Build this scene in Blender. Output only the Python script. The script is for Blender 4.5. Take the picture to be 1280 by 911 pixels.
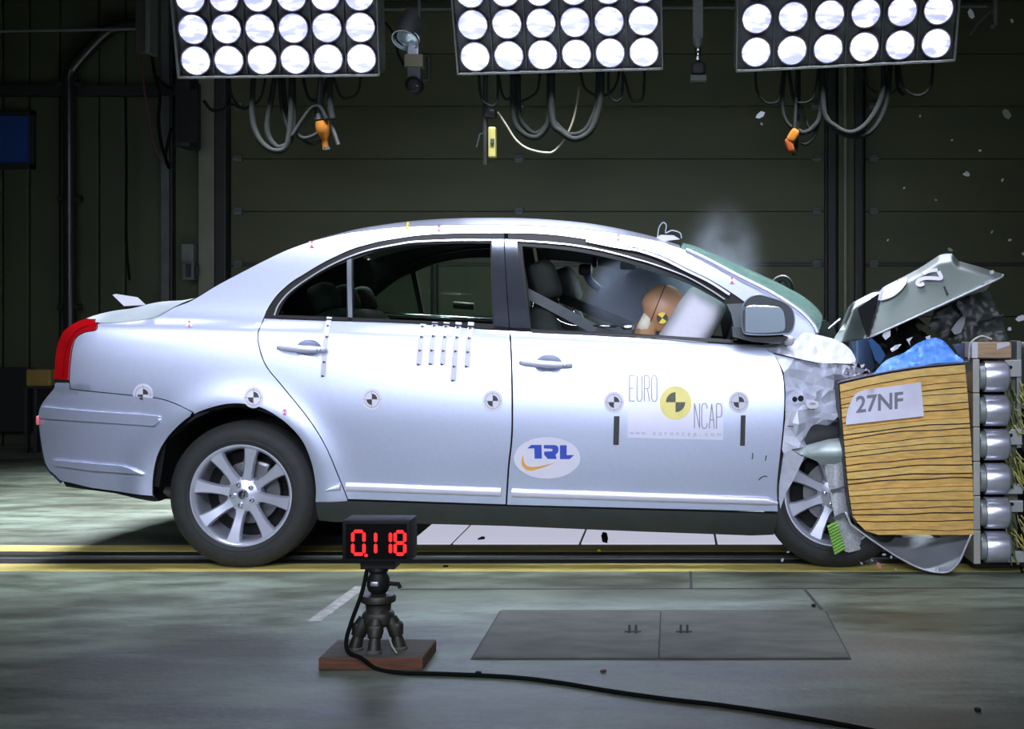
import bpy, bmesh, math, random
import numpy as np
from mathutils import Vector, Matrix, noise
from mathutils.geometry import delaunay_2d_cdt

for o in list(bpy.data.objects):
    bpy.data.objects.remove(o)
scene = bpy.context.scene
COL = scene.collection
random.seed(7)
PI = math.pi

# ------------------------------------------------------------------ camera
F = 1600.0                    # focal length in pixels of a 1280 wide frame
CX, CY, CZ = 843.0, 402.0, 1.06
cam_d = bpy.data.cameras.new('camera')
cam_d.sensor_width = 36.0
cam_d.lens = 36.0 * F / 1280.0
cam_d.shift_x = (640.0 - CX) / 1280.0
cam_d.shift_y = (CY - 455.5) / 1280.0
cam_d.clip_end = 100
cam = bpy.data.objects.new('camera', cam_d)
COL.objects.link(cam)
cam.location = (0, 0, CZ)
cam.rotation_euler = (PI / 2, 0, 0)
scene.camera = cam

# ------------------------------------------------------------------ world, large lights, exposure
world = bpy.data.worlds.new('hall_ambient')
scene.world = world
world.use_nodes = True
bg = world.node_tree.nodes['Background']
bg.inputs[0].default_value = (0.62, 0.72, 0.62, 1)
bg.inputs[1].default_value = 0.02

def area(name, loc, target, sx, sy, power, col, spread=180):
    d = bpy.data.lights.new(name, 'AREA')
    d.shape = 'RECTANGLE'
    d.size, d.size_y = sx, sy
    d.energy = power
    d.color = col
    d.spread = math.radians(spread)
    o = bpy.data.objects.new(name, d)
    COL.objects.link(o)
    o.location = loc
    o.rotation_euler = (Vector(target) - Vector(loc)).to_track_quat('-Z', 'Y').to_euler()
    return o

# ceiling lamp rows of the hall, on the camera side of the track
area('ceiling_lamp_row', (-2.4, -0.2, 3.7), (-1.9, 5.6, 0.75), 4.2, 1.0, 34, (0.74, 0.79, 1.0), 58)
area('ceiling_lamp_row', (1.2, -0.2, 3.7), (0.0, 5.6, 0.75), 3.0, 1.0, 22, (0.74, 0.79, 1.0), 58)
# unseen low fill light, added to brighten the cabin and the car side
area('added_fill_row', (-0.6, -2.6, 2.1), (-0.5, 5.6, 1.0), 4.0, 0.5, 18, (0.74, 0.80, 1.0), 46)
# lamp row on the ceiling above the near side of the track
area('ceiling_lamp_row', (-1.3, 5.25, 5.3), (-1.3, 5.5, 0.0), 4.8, 0.8, 42, (0.80, 0.83, 1.0), 34)
# lamp row high above the far lane
area('ceiling_lamp_row', (-0.6, 7.2, 5.1), (-0.6, 7.2, 0.0), 6.0, 0.8, 15, (0.88, 0.88, 1.0), 120)

scene.cycles.volume_bounces = 2
scene.cycles.volume_step_rate = 2.0
scene.view_settings.view_transform = 'Standard'
scene.view_settings.look = 'None'
scene.view_settings.exposure = 0.0
scene.view_settings.gamma = 1.0
scene.view_settings.use_curve_mapping = False

# ------------------------------------------------------------------ helpers
def P(px, py, Y):
    return Vector(((px - CX) * Y / F, Y, CZ - (py - CY) * Y / F))

def cr(pts, n=6, closed=False):
    """Catmull-Rom through 2-D/3-D points."""
    pts = [tuple(p) for p in pts]
    m = len(pts)
    if m < 3:
        return pts
    out = []
    rng = range(m) if closed else range(m - 1)
    for i in rng:
        if closed:
            p0, p1, p2, p3 = pts[(i - 1) % m], pts[i], pts[(i + 1) % m], pts[(i + 2) % m]
        else:
            p1, p2 = pts[i], pts[i + 1]
            p0 = pts[i - 1] if i > 0 else tuple(2 * a - b for a, b in zip(p1, p2))
            p3 = pts[i + 2] if i + 2 < m else tuple(2 * a - b for a, b in zip(p2, p1))
        for k in range(n):
            t = k / n
            out.append(tuple(0.5 * (2 * b + (c - a) * t + (2 * a - 5 * b + 4 * c - d) * t * t + (3 * b - a - 3 * c + d) * t ** 3)
                             for a, b, c, d in zip(p0, p1, p2, p3)))
    if not closed:
        out.append(pts[-1])
    return out

def join(*segs):
    out = []
    for s in segs:
        for p in s:
            if not out or (abs(out[-1][0] - p[0]) + abs(out[-1][1] - p[1])) > 1e-6:
                out.append(tuple(p))
    if len(out) > 1 and abs(out[0][0] - out[-1][0]) + abs(out[0][1] - out[-1][1]) < 1e-6:
        out.pop()
    return out

def interp(x, xs, ys):
    return float(np.interp(x, xs, ys))

ORIGIN = {}
def worg(o):
    return ORIGIN.get(o.name, Vector((0, 0, 0)))

def link(o, parent=None):
    COL.objects.link(o)
    if parent is not None:
        o.parent = parent
    return o

def tag(o, label=None, cat=None, group=None, kind=None):
    if label: o['label'] = label
    if cat: o['category'] = cat
    if group: o['group'] = group
    if kind: o['kind'] = kind
    return o

def empty(name, loc, label=None, cat=None, group=None, parent=None, kind=None):
    o = bpy.data.objects.new(name, None)
    o.empty_display_size = 0.1
    loc = Vector(loc)
    link(o, parent)
    o.location = loc - (worg(parent) if parent is not None else Vector((0, 0, 0)))
    ORIGIN[o.name] = loc
    tag(o, label, cat, group, kind)
    return o

def mk(name, verts, faces, mat, parent=None, smooth=False, fm=None, normals=None):
    """One mesh object; verts in world space."""
    verts = [Vector(v) for v in verts]
    if parent is not None:
        org = worg(parent)
    else:
        c = Vector((sum(v.x for v in verts), sum(v.y for v in verts), 0)) / max(1, len(verts))
        org = Vector((c.x, c.y, min(v.z for v in verts)))
    me = bpy.data.meshes.new(name)
    me.from_pydata([v - org for v in verts], [], faces)
    mats = mat if isinstance(mat, (list, tuple)) else [mat]
    for m in mats:
        me.materials.append(m)
    if fm:
        me.polygons.foreach_set('material_index', fm)
    if smooth is True:
        me.polygons.foreach_set('use_smooth', [True] * len(me.polygons))
    elif smooth:
        me.polygons.foreach_set('use_smooth', [True] * len(me.polygons))
        me.set_sharp_from_angle(angle=math.radians(smooth))
    me.update()
    if normals is not None:
        me.normals_split_custom_set_from_vertices(normals)
    o = bpy.data.objects.new(name, me)
    link(o, parent)
    if parent is None:
        o.location = org
    ORIGIN[o.name] = org
    return o

class MB:
    def __init__(self):
        self.v, self.f, self.m = [], [], []
    def add(self, v, f, m=0):
        b = len(self.v)
        self.v += [Vector(p) for p in v]
        self.f += [tuple(i + b for i in q) for q in f]
        self.m += [m] * len(f)
        return self
    def box(self, a, b, m=0, M=None):
        x0, y0, z0 = a; x1, y1, z1 = b
        v = [(x0, y0, z0), (x1, y0, z0), (x1, y1, z0), (x0, y1, z0), (x0, y0, z1), (x1, y0, z1), (x1, y1, z1), (x0, y1, z1)]
        if M is not None:
            v = [M @ Vector(p) for p in v]
        return self.add(v, [(0, 3, 2, 1), (4, 5, 6, 7), (0, 1, 5, 4), (1, 2, 6, 5), (2, 3, 7, 6), (3, 0, 4, 7)], m)
    def cbox(self, a, b, bev=0.005, m=0, M=None):
        bm = bmesh.new()
        bmesh.ops.create_cube(bm, size=1)
        s = [b[i] - a[i] for i in range(3)]
        c = [(b[i] + a[i]) / 2 for i in range(3)]
        for v in bm.verts:
            v.co = Vector((v.co.x * s[0] + c[0], v.co.y * s[1] + c[1], v.co.z * s[2] + c[2]))
        bmesh.ops.bevel(bm, geom=list(bm.edges), offset=bev, segments=2, affect='EDGES', profile=0.6)
        bm.verts.index_update()
        vs = [v.co.copy() for v in bm.verts]
        if M is not None:
            vs = [M @ v for v in vs]
        self.add(vs, [tuple(v.index for v in f.verts) for f in bm.faces], m)
        bm.free()
        return self
    def tube(self, pts, r, seg=8, m=0, caps=True):
        pts = [Vector(p) for p in pts]
        n = len(pts)
        rr = r if isinstance(r, (list, tuple)) else [r] * n
        vs, fs = [], []
        t0 = (pts[1] - pts[0]).normalized()
        up = Vector((0, 0, 1)) if abs(t0.z) < 0.9 else Vector((0, 1, 0))
        nrm = t0.cross(up).normalized()
        for i in range(n):
            if i == 0: t = pts[1] - pts[0]
            elif i == n - 1: t = pts[-1] - pts[-2]
            else: t = pts[i + 1] - pts[i - 1]
            t.normalize()
            nrm = (nrm - t * nrm.dot(t))
            if nrm.length < 1e-6: nrm = t.orthogonal()
            nrm.normalize()
            bi = t.cross(nrm)
            for k in range(seg):
                a = 2 * PI * k / seg
                vs.append(pts[i] + (nrm * math.cos(a) + bi * math.sin(a)) * rr[i])
        for i in range(n - 1):
            for k in range(seg):
                fs.append((i * seg + k, i * seg + (k + 1) % seg, (i + 1) * seg + (k + 1) % seg, (i + 1) * seg + k))
        if caps:
            fs.append(tuple(range(seg - 1, -1, -1)))
            fs.append(tuple((n - 1) * seg + k for k in range(seg)))
        return self.add(vs, fs, m)
    def lathe(self, prof, seg=24, m=0, M=None, closed=False):
        """prof: (radius, height) about local Z."""
        M = M or Matrix.Identity(4)
        vs, fs = [], []
        n = len(prof)
        for (r, h) in prof:
            for k in range(seg):
                a = 2 * PI * k / seg
                vs.append(M @ Vector((r * math.cos(a), r * math.sin(a), h)))
        rng = range(n) if closed else range(n - 1)
        for i in rng:
            j = (i + 1) % n
            for k in range(seg):
                fs.append((i * seg + k, i * seg + (k + 1) % seg, j * seg + (k + 1) % seg, j * seg + k))
        return self.add(vs, fs, m)
    def prism(self, poly, d0, d1, to3, m=0):
        """2-D polygon extruded; to3(u, v, d) -> point."""
        n = len(poly)
        vs = [to3(u, v, d0) for u, v in poly] + [to3(u, v, d1) for u, v in poly]
        fs = [tuple(range(n)), tuple(range(2 * n - 1, n - 1, -1))]
        for i in range(n):
            j = (i + 1) % n
            fs.append((i, i + n, j + n, j))
        return self.add(vs, fs, m)
    def squad(self, c, s, e1=0.4, e2=0.4, M=None, nu=24, nv=14, m=0):
        """superellipsoid: half sizes s, exponents e (small = boxy)."""
        def sp(w, e): return math.copysign(abs(w) ** e, w)
        vs, fs = [], []
        c = Vector(c)
        R = M or Matrix.Identity(3)
        for j in range(nv + 1):
            b = -PI / 2 + PI * j / nv
            for i in range(nu):
                a = 2 * PI * i / nu
                p = Vector((s[0] * sp(math.cos(b), e1) * sp(math.cos(a), e2), s[1] * sp(math.cos(b), e1) * sp(math.sin(a), e2), s[2] * sp(math.sin(b), e1)))
                vs.append(c + R @ p)
        for j in range(nv):
            for i in range(nu):
                fs.append((j * nu + i, j * nu + (i + 1) % nu, (j + 1) * nu + (i + 1) % nu, (j + 1) * nu + i))
        return self.add(vs, fs, m)
    def build(self, name, mat, parent=None, smooth=False):
        return mk(name, self.v, self.f, mat, parent, smooth, fm=self.m if isinstance(mat, (list, tuple)) else None)

# ------------------------------------------------------------------ materials
MATS = {}
def mat(name, col, rough=0.5, metal=0.0, var=0.12, scale=8.0, bump=0.0, coat=0.0, spec=0.5, stretch=None, sheen=0.0):
    if name in MATS: return MATS[name]
    m = bpy.data.materials.new(name)
    m.use_nodes = True
    nt = m.node_tree
    b = nt.nodes['Principled BSDF']
    b.inputs['Roughness'].default_value = rough
    b.inputs['Metallic'].default_value = metal
    b.inputs['Coat Weight'].default_value = coat
    b.inputs['Coat Roughness'].default_value = 0.08
    b.inputs['Specular IOR Level'].default_value = spec
    tc = nt.nodes.new('ShaderNodeTexCoord')
    mp = nt.nodes.new('ShaderNodeMapping')
    if stretch: mp.inputs['Scale'].default_value = stretch
    nz = nt.nodes.new('ShaderNodeTexNoise')
    nz.inputs['Scale'].default_value = scale
    nz.inputs['Detail'].default_value = 5
    nt.links.new(tc.outputs['Object'], mp.inputs[0])
    nt.links.new(mp.outputs[0], nz.inputs['Vector'])
    rp = nt.nodes.new('ShaderNodeValToRGB')
    c = Vector(col)
    rp.color_ramp.elements[0].position = 0.3
    rp.color_ramp.elements[1].position = 0.7
    rp.color_ramp.elements[0].color = (*[max(0, x * (1 - var)) for x in c], 1)
    rp.color_ramp.elements[1].color = (*[min(1, x * (1 + var)) for x in c], 1)
    nt.links.new(nz.outputs['Fac'], rp.inputs[0])
    nt.links.new(rp.outputs[0], b.inputs['Base Color'])
    if bump:
        bp = nt.nodes.new('ShaderNodeBump')
        bp.inputs['Strength'].default_value = bump
        bp.inputs['Distance'].default_value = 0.01
        nt.links.new(nz.outputs['Fac'], bp.inputs['Height'])
        nt.links.new(bp.outputs[0], b.inputs['Normal'])
    MATS[name] = m
    return m

def emit(name, col, strength):
    m = bpy.data.materials.new(name)
    m.use_nodes = True
    b = m.node_tree.nodes['Principled BSDF']
    b.inputs['Base Color'].default_value = (0.02, 0.0, 0.0, 1)
    b.inputs['Emission Color'].default_value = (*col, 1)
    b.inputs['Emission Strength'].default_value = strength
    return m

def glass(name, col, crazed=0.0, rough=0.02):
    m = bpy.data.materials.new(name)
    m.use_nodes = True
    nt = m.node_tree
    nt.nodes.remove(nt.nodes['Principled BSDF'])
    out = nt.nodes['Material Output']
    tr = nt.nodes.new('ShaderNodeBsdfTransparent'); tr.inputs[0].default_value = (*col, 1)
    gs = nt.nodes.new('ShaderNodeBsdfGlossy'); gs.inputs['Roughness'].default_value = rough
    fr = nt.nodes.new('ShaderNodeFresnel'); fr.inputs[0].default_value = 1.45
    if crazed:
        fr = nt.nodes.new('ShaderNodeValue'); fr.outputs[0].default_value = 0.08
    mx = nt.nodes.new('ShaderNodeMixShader')
    nt.links.new(fr.outputs[0], mx.inputs[0])
    body = tr
    if crazed:                                   # cracked laminated glass scatters some light
        df = nt.nodes.new('ShaderNodeBsdfDiffuse'); df.inputs[0].default_value = (0.34, 0.52, 0.45, 1)
        vo = nt.nodes.new('ShaderNodeTexVoronoi'); vo.inputs['Scale'].default_value = 9
        tc = nt.nodes.new('ShaderNodeTexCoord'); nt.links.new(tc.outputs['Object'], vo.inputs['Vector'])
        mr = nt.nodes.new('ShaderNodeMapRange'); mr.inputs[3].default_value = crazed * .7; mr.inputs[4].default_value = crazed * 1.3
        nt.links.new(vo.outputs['Distance'], mr.inputs[0])
        body = nt.nodes.new('ShaderNodeMixShader')
        nt.links.new(mr.outputs[0], body.inputs[0]); nt.links.new(tr.outputs[0], body.inputs[1]); nt.links.new(df.outputs[0], body.inputs[2])
    nt.links.new(body.outputs[0], mx.inputs[1])
    nt.links.new(gs.outputs[0], mx.inputs[2])
    nt.links.new(mx.outputs[0], out.inputs[0])
    return m

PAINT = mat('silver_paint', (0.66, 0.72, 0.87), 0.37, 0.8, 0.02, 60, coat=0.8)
PAINT_D = mat('silver_paint_scuffed', (0.7, 0.72, 0.8), 0.42, 0.25, 0.08, 25, bump=0.1, coat=0.1)
HOODG = mat('hood_paint_shaded', (0.105, 0.14, 0.125), 0.4, 0.35, 0.08, 8, bump=0.05)  # silver paint darkened, the bonnet's shade is put into the colour
BLACK = mat('black_plastic', (0.008, 0.009, 0.008), 0.55, 0, 0.2, 20, spec=0.2)
GLOSSB = mat('gloss_black_trim', (0.11, 0.125, 0.15), 0.2, 0.85, 0.1, 10)
RUBBER = mat('tyre_rubber', (0.019, 0.021, 0.019), 0.7, 0, 0.2, 30, bump=0.1)
SILL = mat('sill_plastic', (0.024, 0.028, 0.024), 0.5, 0, 0.15, 14)
CHROME = mat('chrome', (0.72, 0.74, 0.8), 0.18, 1.0, 0.03, 10)
ALLOY = mat('alloy', (0.62, 0.64, 0.72), 0.33, 0.6, 0.04, 12)
STEEL = mat('steel', (0.5, 0.52, 0.55), 0.35, 0.9, 0.1, 12)
TRIM = mat('interior_trim', (0.018, 0.021, 0.017), 0.75, 0, 0.2, 12)
SEAT = mat('seat_fabric', (0.016, 0.021, 0.016), 0.9, 0, 0.15, 60, bump=0.2)
RED = mat('tail_lamp_red', (0.30, 0.002, 0.004), 0.16, 0, 0.25, 14, coat=0.6)
WHITE = mat('white_vinyl', (0.66, 0.65, 0.70), 0.5, 0, 0.03, 20)
MOULD = mat('side_moulding', (0.7, 0.69, 0.78), 0.35, 0.3, 0.02, 20, coat=0.3)
TAPE = mat('white_tape', (0.56, 0.57, 0.66), 0.5, 0, 0.05, 30)
INK = mat('dark_ink', (0.035, 0.037, 0.03), 0.6, 0, 0.1, 20)
INKG = mat('grey_ink', (0.33, 0.33, 0.38), 0.6, 0, 0.1, 20)
INKT = mat('thin_grey_ink', (0.24, 0.24, 0.28), 0.6, 0, 0.1, 20)
YELL = mat('yellow_ink', (0.82, 0.72, 0.22), 0.5, 0, 0.12, 6)
YELL2 = mat('bright_yellow', (0.85, 0.66, 0.03), 0.5, 0, 0.1, 6)
BLUEI = mat('blue_ink', (0.03, 0.07, 0.42), 0.5, 0, 0.05, 10)
ORNGI = mat('orange_ink', (0.75, 0.36, 0.06), 0.5, 0, 0.1, 10)
REDI = mat('red_ink', (0.7, 0.08, 0.12), 0.5, 0, 0.1, 10)
SKIN = mat('dummy_vinyl', (0.52, 0.29, 0.16), 0.42, 0, 0.08, 12)
BAG = mat('airbag_fabric', (0.86, 0.85, 0.9), 0.8, 0, 0.03, 40, bump=0.05)
BLUE = mat('blue_face_sheet', (0.04, 0.2, 0.62), 0.4, 0.1, 0.25, 9, bump=0.25)
BLUEG = mat('blue_grey_plastic', (0.07, 0.12, 0.2), 0.35, 0.1, 0.2, 9)
HONEY = mat('honeycomb_edge', (0.72, 0.44, 0.11), 0.55, 0.05, 0.22, 18, bump=0.3, stretch=(1, 1, 5))
HONEY2 = mat('honeycomb_edge_pale', (0.76, 0.50, 0.14), 0.55, 0.05, 0.2, 16, bump=0.3, stretch=(1, 1, 5))
GLUE = mat('bonding_sheet', (0.05, 0.045, 0.07), 0.5, 0.3, 0.3, 20)
CREAM = mat('cream_plate', (0.42, 0.42, 0.36), 0.45, 0.3, 0.12, 10)
WOOD = mat('plain_wood', (0.42, 0.29, 0.16), 0.7, 0, 0.25, 9, bump=0.2, stretch=(1, 1, 8))
PLY = mat('dark_board', (0.075, 0.07, 0.055), 0.75, 0, 0.3, 9, bump=0.2, stretch=(1, 8, 1))
PLYE = mat('board_edge', (0.10, 0.036, 0.014), 0.7, 0, 0.4, 9, bump=0.2, stretch=(1, 8, 8))
CABLE = mat('cable_rubber', (0.004, 0.005, 0.004), 0.9, 0, 0.2, 20, spec=0.1)
CASTING = mat('tripod_casting', (0.028, 0.028, 0.02), 0.5, 0.4, 0.3, 25, bump=0.1)
BANK = mat('lamp_housing', (0.10, 0.108, 0.10), 0.6, 0.1, 0.2, 8)
BANKF = mat('lamp_frame', (0.09, 0.097, 0.09), 0.6, 0.1, 0.2, 8)
WALLM = mat('cladding', (0.042, 0.05, 0.022), 0.7, 0, 0.22, 1.2, bump=0.05)
DOORM = mat('sectional_door', (0.041, 0.046, 0.016), 0.65, 0, 0.14, 1.0, bump=0.05, stretch=(1, 1, 3))
DARKM = mat('dark_steel', (0.012, 0.013, 0.012), 0.6, 0.1, 0.2, 6)
POSTM = mat('cream_post', (0.13, 0.13, 0.09), 0.6, 0, 0.15, 5)
GREYM = mat('grey_metal', (0.24, 0.27, 0.26), 0.5, 0.3, 0.15, 8)
GREYD = mat('dim_grey_metal', (0.075, 0.085, 0.078), 0.6, 0.1, 0.15, 8)
TURQ = mat('grey_green_panel', (0.10, 0.11, 0.10), 0.6, 0, 0.2, 8)
GREYP = mat('grey_plastic', (0.32, 0.34, 0.35), 0.45, 0, 0.15, 12)
LINER = mat('liner_fleece', (0.5, 0.52, 0.52), 0.85, 0, 0.25, 120, bump=0.4)
LIME = mat('lime_rib', (0.22, 0.48, 0.06), 0.5, 0, 0.15, 30)
GLASS_T = glass('tinted_glass', (0.88, 0.93, 0.88))
GLASS_W = glass('windscreen_glass', (0.75, 0.9, 0.84), crazed=0.35)
GLASS_R = glass('rear_glass', (0.66, 0.75, 0.68))
MIRG = mat('mirror_glass', (0.13, 0.165, 0.185), 0.35, 0.5, 0.05, 3)
ORANGE = mat('orange_plastic', (0.10, 0.036, 0.004), 0.9, 0, 0.15, 10, spec=0.05)
YELP = mat('yellow_plastic', (0.10, 0.09, 0.012), 0.5, 0, 0.15, 10)
BLUEP = mat('blue_pane', (0.012, 0.055, 0.22), 0.4, 0, 0.1, 4)

# ------------------------------------------------------------------ floor
def floor_material():
    m = bpy.data.materials.new('concrete_floor')
    m.use_nodes = True
    nt = m.node_tree
    b = nt.nodes['Principled BSDF']
    N = nt.nodes.new
    tc = N('ShaderNodeTexCoord')
    mp = N('ShaderNodeMapping'); mp.inputs['Scale'].default_value = (0.55, 1.6, 1)
    nt.links.new(tc.outputs['Object'], mp.inputs[0])
    n1 = N('ShaderNodeTexNoise'); n1.inputs['Scale'].default_value = 1.1; n1.inputs['Detail'].default_value = 4; n1.inputs['Distortion'].default_value = 0.6
    n2 = N('ShaderNodeTexNoise'); n2.inputs['Scale'].default_value = 5.0; n2.inputs['Detail'].default_value = 9; n2.inputs['Roughness'].default_value = 0.7
    n3 = N('ShaderNodeTexNoise'); n3.inputs['Scale'].default_value = 40; n3.inputs['Detail'].default_value = 4
    for n in (n1, n2): nt.links.new(mp.outputs[0], n.inputs['Vector'])
    nt.links.new(tc.outputs['Object'], n3.inputs['Vector'])
    r1 = N('ShaderNodeValToRGB'); r1.color_ramp.elements[0].position = 0.32; r1.color_ramp.elements[1].position = 0.66
    r1.color_ramp.elements[0].color = (0.058, 0.064, 0.040, 1); r1.color_ramp.elements[1].color = (0.19, 0.24, 0.18, 1)
    r2 = N('ShaderNodeValToRGB'); r2.color_ramp.elements[0].position = 0.40; r2.color_ramp.elements[1].position = 0.60
    r2.color_ramp.elements[0].color = (0.42, 0.40, 0.34, 1); r2.color_ramp.elements[1].color = (1.15, 1.15, 1.15, 1)
    mx = N('ShaderNodeMixRGB'); mx.blend_type = 'MULTIPLY'; mx.inputs[0].default_value = 0.9
    nt.links.new(n1.outputs['Fac'], r1.inputs[0]); nt.links.new(n2.outputs['Fac'], r2.inputs[0])
    nt.links.new(r1.outputs[0], mx.inputs[1]); nt.links.new(r2.outputs[0], mx.inputs[2])
    nt.links.new(mx.outputs[0], b.inputs['Base Color'])
    rr = N('ShaderNodeMapRange'); rr.inputs[3].default_value = 0.35; rr.inputs[4].default_value = 0.65
    nt.links.new(n2.outputs['Fac'], rr.inputs[0]); nt.links.new(rr.outputs[0], b.inputs['Roughness'])
    bp = N('ShaderNodeBump'); bp.inputs['Strength'].default_value = 0.15; bp.inputs['Distance'].default_value = 0.01
    nt.links.new(n3.outputs['Fac'], bp.inputs['Height']); nt.links.new(bp.outputs[0], b.inputs['Normal'])
    return m
FLOOR = floor_material()
YLINE = mat('worn_yellow_paint', (0.50, 0.42, 0.11), 0.6, 0, 0.35, 6, stretch=(0.5, 2, 1))
CHAN = mat('channel_steel', (0.02, 0.02, 0.018), 0.5, 0.3, 0.3, 5)
RAILM = mat('rail_steel', (0.3, 0.31, 0.3), 0.35, 0.8, 0.3, 5, stretch=(0.3, 4, 1))
WALL_Y = 11.0
mb = MB()
XA, XB = -9.0, 7.0
c0, c1, dz = 5.70, 5.80, -0.05
vs = [(XA, -4, 0), (XB, -4, 0), (XB, c0, 0), (XA, c0, 0), (XA, c0, dz), (XB, c0, dz), (XB, c1, dz), (XA, c1, dz), (XA, c1, 0), (XB, c1, 0), (XB, WALL_Y + .3, 0), (XA, WALL_Y + .3, 0)]
mb.add(vs, [(0, 1, 2, 3), (3, 2, 5, 4), (4, 5, 6, 7), (7, 6, 9, 8), (8, 9, 10, 11)])
floor = mb.build('floor', FLOOR); tag(floor, 'grey-green stained concrete floor of the test hall', kind='structure')
def strip(name, x0, x1, y0, y1, z, th, m, label):
    o = MB().box((x0, y0, z), (x1, y1, z + th)).build(name, m)
    tag(o, label, kind='structure'); return o
strip('trim_1', XA, XB, 5.43, 5.60, 0.0, 0.002, YLINE, 'yellow painted floor stripe on the near side of the tow track')
strip('trim_2', XA, XB, 5.90, 6.06, 0.0, 0.002, YLINE, 'yellow painted floor stripe on the far side of the tow track')
strip('trim_3', XA, XB, 5.72, 5.745, dz, 0.052, RAILM, 'bright steel rail lying in the tow track slot')
strip('trim_4', XA, XB, 5.605, 5.70, 0.0, 0.003, CHAN, 'dark steel edging strip beside the tow track slot')
strip('trim_5', XA, XB, 5.80, 5.885, 0.0, 0.003, CHAN, 'dark steel edging strip beyond the tow track slot')
def floor_pt(px, py):
    Y = CZ * F / (py - CY)
    return Vector(((px - CX) * Y / F, Y, 0))
def floor_strip(name, a, b, w, m, label, z=0.0015):
    A, B = floor_pt(*a), floor_pt(*b)
    d = (B - A).normalized(); n = Vector((-d.y, d.x, 0)) * w / 2
    mbx = MB(); zz = Vector((0, 0, z))
    q = [A - n, B - n, B + n, A + n]
    mbx.add([p for p in q] + [p + zz for p in q], [(4, 5, 6, 7), (0, 1, 5, 4), (1, 2, 6, 5), (2, 3, 7, 6), (3, 0, 4, 7)])
    return tag(mbx.build(name, m), label, kind='structure')
JOINT = mat('floor_joint', (0.03, 0.03, 0.025), 0.7, 0, 0.3, 10)
WORNW = mat('worn_white_tape', (0.27, 0.28, 0.25), 0.6, 0, 0.4, 12, stretch=(2, 2, 1))
floor_strip('trim_6', (500, 736.5), (1300, 735), 0.012, JOINT, 'long dark joint across the floor in front of the car')
floor_strip('trim_7', (863, 711), (864, 735), 0.012, JOINT, 'short floor joint running towards the track')
floor_strip('trim_8', (392, 777), (452, 733), 0.05, WORNW, 'worn pale tape strip on the floor behind the clock')
floor_strip('trim_9', (1006, 737), (1030, 765), 0.012, JOINT, 'short dark joint leading from hatch to floor line')
floor_strip('trim_11', (520, 655), (500, 680), 0.03, JOINT, 'short joint in the pale floor beyond the car')
floor_strip('trim_12', (590, 655), (572, 680), 0.02, JOINT, 'second short joint in the pale floor beyond the car')

# lit camera pit under the car: glass panes with lamps below
PITG = emit('lit_pit_glass', (0.80, 0.80, 1.0), 0.62)
PITG.node_tree.nodes['Principled BSDF'].inputs['Base Color'].default_value = (0.5, 0.5, 0.55, 1)
pit = empty('trim_27', (-0.35, 6.6, 0), 'row of lit glass pit covers in the floor under the car', kind='structure')
px_ = [-1.27, -1.06, -0.45, 0.2, 0.52]
for i in range(4):
    MB().cbox((px_[i] + .006, 6.09, 0), (px_[i + 1] - .006, 7.05, .006), .002).build('pit_pane', PITG, pit)
# floor hatch covers
def chequer():
    m = mat('chequer_plate', (0.085, 0.092, 0.07), 0.65, 0.0, 0.35, 5, stretch=(1, 2.5, 1))
    nt = m.node_tree; b = nt.nodes['Principled BSDF']
    tc = nt.nodes.new('ShaderNodeTexCoord'); wv = nt.nodes.new('ShaderNodeTexChecker'); wv.inputs['Scale'].default_value = 55
    mp = nt.nodes.new('ShaderNodeMapping'); mp.inputs['Rotation'].default_value = (0, 0, 0.785)
    nt.links.new(tc.outputs['Object'], mp.inputs[0]); nt.links.new(mp.outputs[0], wv.inputs['Vector'])
    bp = nt.nodes.new('ShaderNodeBump'); bp.inputs['Strength'].default_value = 0.5; bp.inputs['Distance'].default_value = 0.004
    nt.links.new(wv.outputs['Fac'], bp.inputs['Height']); nt.links.new(bp.outputs[0], b.inputs['Normal'])
    return m
CHEQ = chequer()
hy0, hy1 = 4.02, 4.68
hx = [(591 - CX) * hy0 / F, (823.5 - CX) * hy0 / F, (1062 - CX) * hy0 / F]
tag(MB().box((hx[0] - .006, hy0 - .005, 0), (hx[2] + .006, hy1 + .005, 0.002)).build('trim_13', JOINT), 'dark frame gap around the two floor hatches', kind='structure')
for i in range(2):
    g = 0.002
    hc = empty('hatch_cover', ((hx[i] + hx[i + 1]) / 2, (hy0 + hy1) / 2, 0),
               ['chequer plate floor hatch cover nearer the clock', 'chequer plate floor hatch cover nearer the barrier'][i], 'hatch cover', 'floor hatch covers')
    MB().box((hx[i] + g, hy0 + g, 0.001), (hx[i + 1] - g, hy1 - g, 0.007)).build('plate', CHEQ, hc)
    hp = floor_pt([791, 855][i], 792)
    h = MB()
    h.box((hp.x - .028, hp.y - .008, 0.007), (hp.x + .028, hp.y + .008, 0.009))
    for s in (-1, 1):
        h.tube([(hp.x + s * .011, hp.y - .02, .008), (hp.x + s * .011, hp.y - .01, .03), (hp.x + s * .011, hp.y + .02, .008)], .004, 6)
    h.build('handle', DARKM, hc)

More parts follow.
